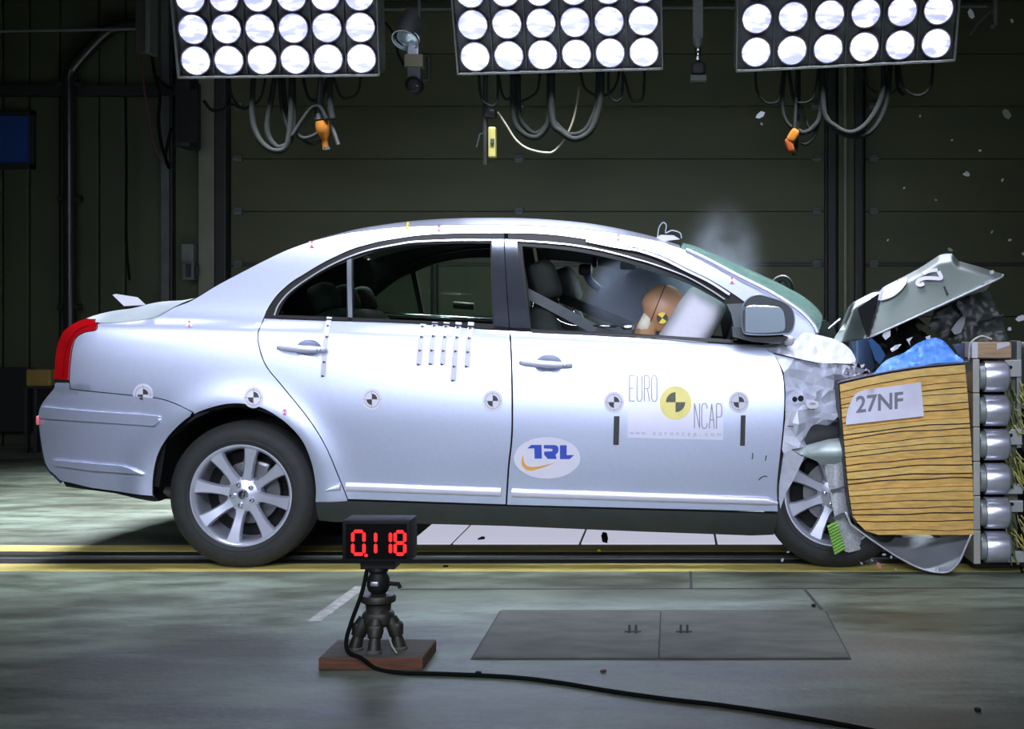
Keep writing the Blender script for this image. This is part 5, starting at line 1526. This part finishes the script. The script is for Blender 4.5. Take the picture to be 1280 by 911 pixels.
# body: one skinned mesh (pelvis root), limbs tapering
J = {'pel': (-.30, 0, .64), 'wai': (-.24, 0, .76), 'che': (-.17, 0, .90), 'nek': (-.11, 0, .985)}
rad = {'pel': (.15, .13), 'wai': (.13, .11), 'che': (.145, .12), 'nek': (.06, .06)}
E = [('pel', 'wai'), ('wai', 'che'), ('che', 'nek')]
for s, k in ((-1, 'r'), (1, 'l')):
    J['sh' + k] = (-.15, s * .17, .93); J['el' + k] = (-.02, s * .25, .76); J['wr' + k] = (.13, s * .19, .88); J['ha' + k] = (.19, s * .17, .91)
    J['hi' + k] = (-.24, s * .09, .62); J['kn' + k] = (.18, s * .13, .66); J['an' + k] = (.42, s * .12, .40); J['to' + k] = (.52, s * .12, .47)
    for q, r in (('sh', .062), ('el', .045), ('wr', .032), ('ha', .034), ('hi', .085), ('kn', .06), ('an', .042), ('to', .03)): rad[q + k] = (r, r)
    E += [('che', 'sh' + k), ('sh' + k, 'el' + k), ('el' + k, 'wr' + k), ('wr' + k, 'ha' + k), ('pel', 'hi' + k), ('hi' + k, 'kn' + k), ('kn' + k, 'an' + k), ('an' + k, 'to' + k)]
    for f in range(5):
        base = 'f%d%s' % (f, k)
        off = (f - 2) * .019 if f < 4 else -.045
        L = (.035, .04, .037, .03, .03)[f]
        J[base + 'a'] = (.215, s * .17 + off, .925); J[base + 'b'] = (.215 + L, s * .17 + off * 1.1, .925 - .01); J[base + 'c'] = (.215 + L * 1.3, s * .17 + off * 1.1, .925 - .04)
        for q in 'abc': rad[base + q] = (.009, .009)
        E += [('ha' + k, base + 'a'), (base + 'a', base + 'b'), (base + 'b', base + 'c')]
names = list(J)
me = bpy.data.meshes.new('body')
me.from_pydata([Vector((J[n][0], dy0 + J[n][1], J[n][2])) - worg(dm) for n in names], [(names.index(a), names.index(b)) for a, b in E], [])
bo = bpy.data.objects.new('body', me); link(bo, dm)
sk = bo.modifiers.new('skin', 'SKIN'); sv = me.skin_vertices[0].data
for i, n in enumerate(names):
    sv[i].radius = rad[n]; sv[i].use_root = (n == 'pel')
sb = bo.modifiers.new('smooth', 'SUBSURF'); sb.levels = sb.render_levels = 1
me.materials.append(mat('dummy_suit', (.5, .42, .2), .8))

# ------------------------------------------------------------------ smoke
def smoke(name, c, s, dens, label, seed):
    m = bpy.data.materials.new('smoke_volume'); m.use_nodes = True
    nt = m.node_tree; nt.nodes.clear()
    out = nt.nodes.new('ShaderNodeOutputMaterial'); pv = nt.nodes.new('ShaderNodeVolumePrincipled')
    pv.inputs['Color'].default_value = (.80, .88, 1, 1); pv.inputs['Anisotropy'].default_value = 0.1
    tc = nt.nodes.new('ShaderNodeTexCoord')
    nz = nt.nodes.new('ShaderNodeTexNoise'); nz.noise_dimensions = '4D'; nz.inputs['W'].default_value = seed; nz.inputs['Scale'].default_value = 7; nz.inputs['Detail'].default_value = 3; nz.inputs['Distortion'].default_value = .6
    nt.links.new(tc.outputs['Object'], nz.inputs['Vector'])
    mp = nt.nodes.new('ShaderNodeMapping'); mp.inputs['Scale'].default_value = (1 / s[0], 1 / s[1], 1 / s[2]); 
    nt.links.new(tc.outputs['Object'], mp.inputs[0])
    ln = nt.nodes.new('ShaderNodeVectorMath'); ln.operation = 'LENGTH'; nt.links.new(mp.outputs[0], ln.inputs[0])
    fall = nt.nodes.new('ShaderNodeMapRange'); fall.inputs[1].default_value = 1.0; fall.inputs[2].default_value = 0.05; fall.inputs[3].default_value = 0; fall.inputs[4].default_value = 1; fall.interpolation_type = 'SMOOTHSTEP'
    nt.links.new(ln.outputs['Value'], fall.inputs[0])
    nr = nt.nodes.new('ShaderNodeMapRange'); nr.inputs[1].default_value = .30; nr.inputs[2].default_value = .75; nr.inputs[3].default_value = 0; nr.inputs[4].default_value = dens
    nt.links.new(nz.outputs['Fac'], nr.inputs[0])
    ml = nt.nodes.new('ShaderNodeMath'); ml.operation = 'MULTIPLY'
    nt.links.new(fall.outputs[0], ml.inputs[0]); nt.links.new(nr.outputs[0], ml.inputs[1]); nt.links.new(ml.outputs[0], pv.inputs['Density'])
    nt.links.new(pv.outputs[0], out.inputs['Volume'])
    mb_ = MB().squad((0, 0, 0), s, 1, 1, None, 24, 14)
    me_ = bpy.data.meshes.new(name); me_.from_pydata(mb_.v, [], mb_.f); me_.materials.append(m)
    o = bpy.data.objects.new(name, me_); link(o); o.location = c
    return tag(o, label, 'smoke', kind='stuff')
smoke('smoke', P(818, 372, 6.38), (.38, .34, .26), 110.0, 'bluish airbag smoke filling the cabin behind the dummy', 1.3)
smoke('smoke', P(905, 325, 6.6), (.26, .30, .36), 1.3, 'thin bluish smoke plume rising above the windscreen', 4.1)

# ------------------------------------------------------------------ deformable barrier
bar = empty('barrier', (1.3, 5.6, 0), 'orange layered honeycomb crash barrier struck by the silver car', 'barrier')
BL_ = ([0, .25, .5, .72, .88, .94, .975, 1], [1049.5, 1053, 1057, 1061, 1066, 1074, 1084, 1098])
BR_ = ([0, .2, .45, .7, .92, 1], [1206, 1210, 1214, 1216, 1218, 1219])
NL = 24
wts = [random.uniform(.7, 1.35) for _ in range(NL)]
cum = [0]
for w in wts: cum.append(cum[-1] + w)
cum = [c / cum[-1] for c in cum]
def bound(t, n=12, ph=0.0):
    xl, xr = interp(t, *BL_), interp(t, *BR_)
    yl = 480 + (669 - 480) * t; yr = 455.5 + (669 - 455.5) * t
    pts = []
    for i in range(n + 1):
        s = i / n
        x = xl + (xr - xl) * s
        y = yl + (yr - yl) * s + (-4 * math.sin(PI * s) * (1 - t)) + 2.2 * noise.noise(Vector((s * 3.3, t * 30 + ph, 1.7))) * (0 if t in (0, 1) else 1)
        pts.append((x, y))
    return pts
YB0, YB1 = 5.35, 5.47
for k in range(NL):
    a = bound(cum[k]); b = bound(cum[k + 1])
    gap = random.choice((.4, .7, 1.1))
    a = [(x, y + gap) for x, y in a]; b = [(x, y - gap) for x, y in b]
    y0 = YB0 + random.uniform(0, .012)
    mb = MB(); n = len(a)
    vs = []
    for (u, v) in a: p = P(u, v, y0); vs += [p, Vector((p.x, YB1, p.z))]
    for (u, v) in b: p = P(u, v, y0); vs += [p, Vector((p.x, YB1, p.z))]
    fs = []
    for i in range(n - 1):
        fs += [(2 * i, 2 * (n + i), 2 * (n + i + 1), 2 * (i + 1)), (2 * i, 2 * i + 2, 2 * i + 3, 2 * i + 1), (2 * (n + i), 2 * (n + i) + 1, 2 * (n + i) + 3, 2 * (n + i) + 2), (2 * i + 1, 2 * i + 3, 2 * (n + i) + 3, 2 * (n + i) + 1)]
    fs += [(0, 1, 2 * n + 1, 2 * n), (2 * n - 2, 4 * n - 2, 4 * n - 1, 2 * n - 1)]
    mb.add(vs, fs); mb.build('honeycomb_layer', random.choice((HONEY, HONEY, HONEY2)), bar)
core = [p for p in bound(0.003)] + [p for p in bound(.997)][::-1]
mb = MB(); mb.prism(inset(core, 1.2), YB0 + .02, YB1 - .01, lambda u, v, d: Vector((P(u, v, YB0).x, d, P(u, v, YB0).z))); mb.build('bonding_core', GLUE, bar)
a = P(1200, 668, YB0); b = P(1219, 470, YB0)
MB().cbox((a.x, YB1 + .01, a.z), (b.x, 6.15, b.z), .01).build('crushed_core', HONEY, bar)
# thin sheets round the block
def wrap_sheet(pts, y0, y1, th, name, m):
    mbx = MB(); pts = [P(u, v, y0) for u, v in pts]
    vs, fs = [], []
    for p in pts: vs += [p, Vector((p.x, y1, p.z)), p + Vector((0, 0, th)), Vector((p.x, y1, p.z + th))]
    for i in range(len(pts) - 1):
        a, b = 4 * i, 4 * i + 4
        fs += [(a, b, b + 1, a + 1), (a + 2, a + 3, b + 3, b + 2), (a, a + 2, b + 2, b)]
    mbx.add(vs, fs); return mbx.build(name, m, bar, True)
wrap_sheet([(1047, 481)] + [(x, y - 1) for x, y in bound(0)] + [(1212, 453)], YB0 - .01, YB1, .006, 'top_sheet', GLUE)
fs_ = [(interp(t, *BL_) - 1.4, 480 + 189 * t) for t in np.linspace(0, .93, 14)]
mb = MB()
vs, fs = [], []
for (u, v) in fs_:
    p = P(u, v, YB0 - .004); q = P(u - .6, v, YB0 - .004)
    vs += [q, p, Vector((p.x, YB1, p.z)), Vector((q.x, YB1, q.z))]
for i in range(len(fs_) - 1):
    for k in range(4): fs.append((4 * i + k, 4 * i + (k + 1) % 4, 4 * i + 4 + (k + 1) % 4, 4 * i + 4 + k))
mb.add(vs, fs); mb.build('face_sheet', mat('face_grey', (.04, .05, .045), .5), bar)
panel_px('blue_sheet', cr([(1092, 467), (1108, 450), (1130, 441), (1145, 430), (1158, 424.5), (1170, 422), (1182, 428), (1193, 441), (1204, 449)], 3) + [(1204, 452.5), (1170, 454), (1130, 461), (1096, 470)], lambda u, v: 5.37 + .005 * max(0, interp(u, [1092, 1130, 1204], [468, 461, 452]) - v) + crumple(u, v, .02), .004, BLUE, bar, 4)
panel_px('blue_sheet', [(1190, 430), (1211, 428), (1212, 449), (1204, 450), (1197, 442)], 5.5, .004, mat('navy_sheet', (.03, .06, .12), .4), bar, 4)
# placard
pl = cr([(1057, 531), (1059, 515), (1066, 497), (1073, 490), (1082, 487)], 4) + [(1151, 477.5), (1155, 520)]
placard = panel_px('placard', pl, YB0 - .006, .003, mat('placard_white', (.74, .73, .83), .6), bar, 8)
text_on('27NF', 1070, 1129, 515.5, 20.5, lambda u, v: P(u, v, YB0 - .0075), 'placard_text', mat('placard_grey', (.2, .2, .24), .6), placard, False, -.10)
# steel plates, load cells and brackets
YP = 5.38
for k in range(6):
    ya, yb = 448 + 42.6 * k, 448 + 42.6 * (k + 1)
    a, b = P(1214 + .25 * k, yb - .5, YP), P(1222.5 + .25 * k, ya + .5, YP)
    MB().cbox((a.x, YP - .03, a.z), (b.x, YP + .9, b.z), .003).build('mounting_plate', CREAM, bar)
    c = P(1242.5 + .35 * k, (ya + yb) / 2 + 1, YP)
    lc = empty('load_cell', c, parent=bar)
    L = 14.0 * YP / F; r = 19.6 * YP / F
    prof = [(r * .3, -L * 1.45), (r * .8, -L * 1.45), (r * .86, -L * 1.0), (r * .985, -L * .99), (r, -L * .93), (r, L * .93), (r * .985, L * .99), (r * .86, L), (r * .8, L * 1.2), (r * .3, L * 1.2)]
    M = Matrix.Translation(c) @ Matrix.Rotation(PI / 2, 4, 'Y')
    MB().lathe([p for p in prof if abs(p[1]) <= L * .995], 40, M=M).build('cylinder', mat('bright_cell', (.66, .67, .74), .3, .7), lc, 40)
    MB().lathe([p for p in prof if p[1] <= -L * .99], 32, M=M).build('flange', GREYM, lc, 40)
    MB().lathe([p for p in prof if p[1] >= L * .99], 32, M=M).build('flange', GREYM, lc, 40)
for (x0, y0, x1, y1) in ((1256.5, 449, 1270, 471), (1257, 534, 1270.5, 556), (1257, 601, 1271.5, 617.5), (1258, 622, 1272, 640), (1259, 684, 1273.5, 703)):
    bp = MB().cbox(P(x0, y1, YP - .01), P(x1, y0, YP + .08), .003).build('bracket', mat('bracket_grey', (.42, .44, .42), .45, .4), bar)
    MB().lathe([(.001, .002), (.0075, .002), (.0075, -.006)], 12, M=Matrix.Translation(P((x0 + x1) / 2, (y0 + y1) / 2 - 1, YP - .014)) @ Matrix.Rotation(PI / 2, 4, 'X')).build('bolt', BLACK, bp)
MB().cbox((P(1258, 0, YP).x, YP + .02, P(0, 704, YP).z), (P(1274, 0, YP).x, YP + .06, P(0, 449, YP).z), .004).build('backing_strip', mat('olive_strip', (.09, .1, .06), .6), bar)
MB().cbox((P(1271, 0, YP).x, YP + .0, P(0, 560, YP).z), (P(1277, 0, YP).x, YP + .12, P(0, 426, YP).z), .004).build('frame_strip', GREYM, bar)
# braided sensor leads
WIRE = mat('lead_yellow', (.42, .4, .1), .5, 0, .3, 30); WIRE2 = mat('lead_green', (.11, .14, .06), .5, 0, .3, 30)
for m, cnt, nm in ((WIRE, 70, 'yellow_leads'), (WIRE2, 90, 'green_leads')):
    w = MB()
    for k in range(cnt):
        y = random.choice([random.uniform(472, 530), random.uniform(556, 600), random.uniform(640, 684)])
        if m is WIRE: x = random.uniform(1258, 1278) + random.uniform(0, 8); dx = random.uniform(4, 18)
        else: x = random.uniform(1255, 1268); dx = random.uniform(2, 8)
        Yk = YP - .02 + random.uniform(0, .05)
        w.tube([P(x, y, Yk), P(x + dx * .4, y + random.uniform(4, 12), Yk - .015), P(x + dx, y + random.uniform(10, 26), Yk)], .0032, 5)
    w.build(nm, m, bar)['kind'] = 'stuff'
w = MB()
for k in range(60):
    x = random.uniform(1268, 1300); y = random.uniform(480, 690)
    w.tube([P(x, y, YP + .03), P(x + 8, y + random.uniform(10, 30), YP + .0), P(x + 22, y + random.uniform(20, 50), YP + .03)], .005, 5)
w.build('black_leads', CABLE, bar)['kind'] = 'stuff'
# massive support behind the load cells
a = P(1276, 706, YP)
MB().cbox((a.x, YP + .08, .06), (a.x + .55, YP + 1.1, P(0, 432, YP).z), .03).build('support_block', mat('barrier_dark', (.022, .022, .018), .7), bar)
MB().cbox((P(1222, 0, YP).x, YP + .1, 0.0), (a.x + .8, YP + 1.2, P(0, 706, YP).z), .02).build('support_base', MATS['barrier_dark'], bar)
MB().cbox((P(1222, 0, YP).x, YP + .18, .08), (a.x + .02, YP + .9, P(0, 450, YP).z), .01).build('shade_box', MATS['barrier_dark'], bar)  # dark box added as the shade behind the load cells
# timber on top of the load cell wall
tb = empty('timber_block', P(1240, 447.5, YP), 'short timber block lying on top of the steel load cells', 'block')
a, b = P(1215.5, 447.4, YP - .03), P(1264.5, 428, YP - .03)
MB().cbox((a.x, YP - .03, a.z), (b.x, YP + .18, b.z), .004).build('timber', WOOD, tb)
MB().box((a.x - .001, YP - .032, a.z), (a.x + .022, YP + .1, b.z + .001)).build('tape', WHITE, tb)
mb = MB(); mb.prism([(1246, 429), (1262, 428), (1262, 432), (1246, 437)], YP - .033, YP - .029, lambda u, v, d: P(u, v, d)); mb.build('tape', WHITE, tb)
mb = MB().tube([P(x, y, YP) for x, y in cr([(1211, 450), (1212, 432), (1218, 424), (1228, 420), (1240, 424)], 5)], .004, 6)
tag(mb.build('loose_lead', mat('pale_lead', (.5, .5, .4), .5), None, True), 'thin pale lead curling over the timber block', 'cable')

# ------------------------------------------------------------------ clock on its stand
board = empty('board', (-.92, 4.0, 0), 'dark wooden board on the floor under the clock stand', 'board')
mb = MB(); mb.cbox((-1.082, 3.89, .001), (-.765, 4.115, .038), .003); mb.build('base', PLYE, board)
MB().box((-1.079, 3.893, .0378), (-.768, 4.112, .0392)).build('top_face', PLY, board)
YT = 4.0
ck = empty('clock_stand', (-.928, YT, .04), 'black digital clock reading 0.118 in red on a short tripod', 'clock')
xl, xr_, zb, zt_ = P(427.5, 0, 3.95).x, P(512, 0, 3.95).x, P(0, 703, 3.95).z, P(0, 650.5, 3.95).z
disp = MB().cbox((xl, 3.95, zb), (xr_, 4.07, zt_), .006).build('display', mat('clock_case', (.005, .006, .006), .6, spec=.2), ck, 40)
MB().box((xl + .012, 3.9485, zb + .012), (xr_ - .008, 3.9505, zt_ - .010)).build('face', mat('clock_face', (.001, .0006, .0006), .5, spec=.1), disp)
SEG = emit('red_segments', (1.0, .012, .012), 2.2)
def seg_digit(x0, x1, y0, y1, on, w=4.2):
    xm, ym = (x0 + x1) / 2, (y0 + y1) / 2
    S7 = {'a': ((x0, y0), (x1, y0)), 'b': ((x1, y0), (x1, ym)), 'c': ((x1, ym), (x1, y1)), 'd': ((x0, y1), (x1, y1)), 'e': ((x0, ym), (x0, y1)), 'f': ((x0, y0), (x0, ym)), 'g': ((x0, ym), (x1, ym))}
    for s in on:
        (ax, ay), (bx_, by) = S7[s]
        d = Vector((bx_ - ax, by - ay)).normalized()
        A = (ax + d.x * .9, ay + d.y * .9); B = (bx_ - d.x * .9, by - d.y * .9)
        n = (-d.y * w / 2, d.x * w / 2)
        poly = [A, (A[0] + d.x * 1.6 + n[0], A[1] + d.y * 1.6 + n[1]), (B[0] - d.x * 1.6 + n[0], B[1] - d.y * 1.6 + n[1]), B, (B[0] - d.x * 1.6 - n[0], B[1] - d.y * 1.6 - n[1]), (A[0] + d.x * 1.6 - n[0], A[1] + d.y * 1.6 - n[1])]
        mbx = MB(); mbx.prism(poly, 3.9465, 3.949, lambda u, v, dd: P(u, v, dd)); mbx.build('segment', SEG, disp)
seg_digit(441, 455, 664, 692.5, 'abcdef')
seg_digit(441, 469.5, 664.5, 692.5, 'bc')
seg_digit(441, 488, 664.5, 692.5, 'bc')
seg_digit(494, 506, 664.5, 692.5, 'abcdefg')
mb = MB(); mb.prism(ell(457.5, 694, 2.2, 2.2, 10), 3.9465, 3.949, lambda u, v, d: P(u, v, d)); mb.build('decimal_point', SEG, disp)
MB().cbox((P(453, 0, YT).x, 3.97, P(0, 709.5, YT).z), (P(496, 0, YT).x, 4.05, zb + .002), .004).build('mount', BLACK, ck)
tx = -.925
def zpx(y): return P(0, y, YT).z
def lz(name, prof, m, seg=24):
    MB().lathe([(r, zpx(y)) for r, y in prof], seg, M=Matrix.Translation((tx, YT, 0))).build(name, m, ck, 40)
lz('column', [(.03, 708), (.032, 712), (.026, 716), (.034, 722), (.036, 732), (.03, 738), (.018, 742), (.016, 746)], BLACK)
MB().squad((tx - .004, YT - .03, zpx(727)), (.014, .01, .008)).build('bright_knob', STEEL, ck, True)
MB().tube([(tx + .03, YT, zpx(729)), (tx + .065, YT - .01, zpx(729)), (tx + .07, YT - .01, zpx(734))], .007, 8).build('lever', BLACK, ck)
lz('collar', [(.02, 741), (.05, 743), (.055, 747), (.054, 751), (.04, 754), (.038, 762), (.042, 766), (.03, 770), (.001, 770)], CASTING)
MB().squad((tx, YT, zpx(772)), (.05, .045, .028), .6, .8).build('crown', CASTING, ck, True)
for (dx, dyy) in ((-.075, -.02), (.0, -.06), (.075, -.01)):
    lg = MB()
    top_ = Vector((tx + dx * .5, YT + dyy * .5, zpx(772))); kn = Vector((tx + dx * .72, YT + dyy * .7, zpx(785))); ft = Vector((tx + dx * .9, YT + dyy, .046))
    lg.tube([top_, kn, kn.lerp(ft, .35), kn.lerp(ft, .36), ft], [.022, .026, .022, .017, .022], 12)
    lg.build('leg', CASTING, ck, 50)
    MB().squad(kn + Vector((0, 0, .006)), (.025, .022, .02), .7, .7).build('knuckle', CASTING, ck, True)
    MB().lathe([(.001, .0), (.024, .0), (.025, .006), (.018, .014)], 14, M=Matrix.Translation((ft.x, ft.y, .0395))).build('foot', mat('foot_rubber', (.07, .07, .055), .7), ck, 40)
MB().tube([(tx + .035, YT - .06, zpx(778)), (tx + .06, YT - .075, zpx(800)), (tx + .075, YT - .08, .045)], .003, 6).build('stay_wire', GREYM, ck)
# clock lead
fl = lambda px, py: floor_pt(px, py) + Vector((0, 0, .0065))
cab = [P(459, 712, 3.99), P(452, 742, 3.965), P(440, 775, 3.95), P(433, 800, 3.93), Vector((P(437, 815, 3.92).x, 3.91, .05)), Vector((P(452, 822, 3.88).x, 3.875, .042)), fl(470, 838), fl(500, 843.5), fl(560, 845), fl(640, 849), fl(700, 856), fl(760, 866), fl(830, 876), fl(900, 884), fl(980, 896), fl(1060, 910), fl(1180, 935)]
o = MB().tube(cr([tuple(p) for p in cab], 6), .0065, 8).build('clock_lead', CABLE, None, True)
tag(o, 'black cable trailing from the clock across the floor', 'cable')

# ------------------------------------------------------------------ debris
def fleck(px, py, s, Y, m, label, group=None, ang=None, ar=1.6):
    rr = random.Random(int(px * 7 + py))
    a = ang if ang is not None else rr.uniform(0, PI)
    n = 6; pts = []
    for k in range(n):
        t = 2 * PI * k / n
        r = s * (0.7 + .5 * rr.random())
        x, y = r * ar * math.cos(t), r * math.sin(t)
        pts.append((px + x * math.cos(a) - y * math.sin(a), py + x * math.sin(a) + y * math.cos(a)))
    c = P(px, py, Y); mb_ = MB(); rot = rr.uniform(-.6, .6)
    mb_.prism(pts, -.006, .006, lambda u, v, d: P(u, v, Y + d + (u - px) * Y / F * rot))
    o_ = mb_.build('debris_fleck', m); return tag(o_, label, 'debris', group)
PALE = mat('pale_shard', (.6, .62, .62), .4); DIM = mat('dim_shard', (.22, .24, .2), .5)
fleck(950, 144, 4.5, 7.4, PALE, 'pale shard flying below the front lamp bank', ang=-.5)
fleck(952, 155, 1.6, 7.4, DIM, 'tiny brown speck under the pale flying shard')
fleck(1214, 18, 4.5, 7.6, PALE, 'white shard beside the front lamp bank', ang=1.4)
fleck(1258, 142, 5, 7.6, DIM, 'dim angular shard high at the right edge', ang=1.2)
fleck(1209, 217, 3, 7.2, DIM, 'grey sliver in the air right of the column', ang=1)
FL = ((1188, 312, 2.2), (1207, 218, 2), (1253, 225, 1.6), (1225, 188, 1.5), (1280, 318, 2), (1262, 300, 1.8), (1240, 290, 1.6), (1170, 250, 1.4), (1130, 235, 1.2), (1150, 145, 1.3), (1190, 175, 1.2), (1265, 26, 2), (1110, 300, 1.2), (1140, 380, 1.2), (1120, 395, 1.4))
for i, (x, y, s) in enumerate(FL):
    fleck(x, y, s, 6.2 + .07 * i, DIM, '%s grey fleck from the left of those flying above the barrier' % ORD[sorted(q[0] for q in FL).index(x)], 'flecks in the air above the barrier')
fleck(1262, 411, 3, 5.9, WHITE, 'round white fleck in front of the barrier support', ar=1.1)
fleck(1276, 397, 4, 5.9, WHITE, 'white sliver at the right edge beside the barrier', ar=2, ang=-.3)
fleck(1240, 340, 2.5, 5.5, WHITE, 'white scrap on the bonnet tip', ar=1.4)
FS = ((1105, 693, 1.8), (1114, 696, 1.6), (1077, 704, 1.5), (1090, 700, 1.2), (978, 700, 2), (1120, 712, 1.3), (985, 690, 1.2))
for i, (x, y, s) in enumerate(FS):
    fleck(x, y, s, 5.3 + .02 * i, mat('bluish_speck', (.3, .38, .45), .4), '%s tiny bluish speck from the left flying low by the front wheel' % ORD[sorted(q[0] for q in FS).index(x)], 'specks by the front wheel')
fleck(1098, 706, 3.0, 5.3, mat('red_white', (.6, .2, .2), .5), 'red and white scrap flying under the barrier', ang=1.2)
fleck(756, 671, 5, 6.0, BLACK, 'black scrap in the air under the sill', ang=1.2)
fleck(602, 674, 4, 6.2, BLACK, 'dark scrap in the air behind the clock', ang=-.6)
fleck(749, 688, 2.4, 5.9, YELL2, 'tiny yellow scrap under the sill', ar=1.2)
def chip(px, py, s, m, label):
    p = floor_pt(px, py); rr = random.Random(px)
    o_ = MB().squad((p.x, p.y, s * .4), (s, s * .7, s * .42), .6, .7, Matrix.Rotation(rr.uniform(0, 3), 3, 'Z'), 8, 5).build('floor_chip', m)
    tag(o_, label, 'debris')
chip(598, 842, .010, BLACK, 'dark chip on the floor right of the clock board')
chip(754, 840, .010, mat('brown_chip', (.08, .03, .02), .6), 'brown chip on the floor below the left hatch')
chip(1222, 889, .012, BLACK, 'dark chip on the floor at lower right')
chip(1017, 758, .012, BLACK, 'dark chip above the right hatch corner')
chip(557, 709, .012, BLACK, 'dark crumb on the yellow stripe right of the clock')
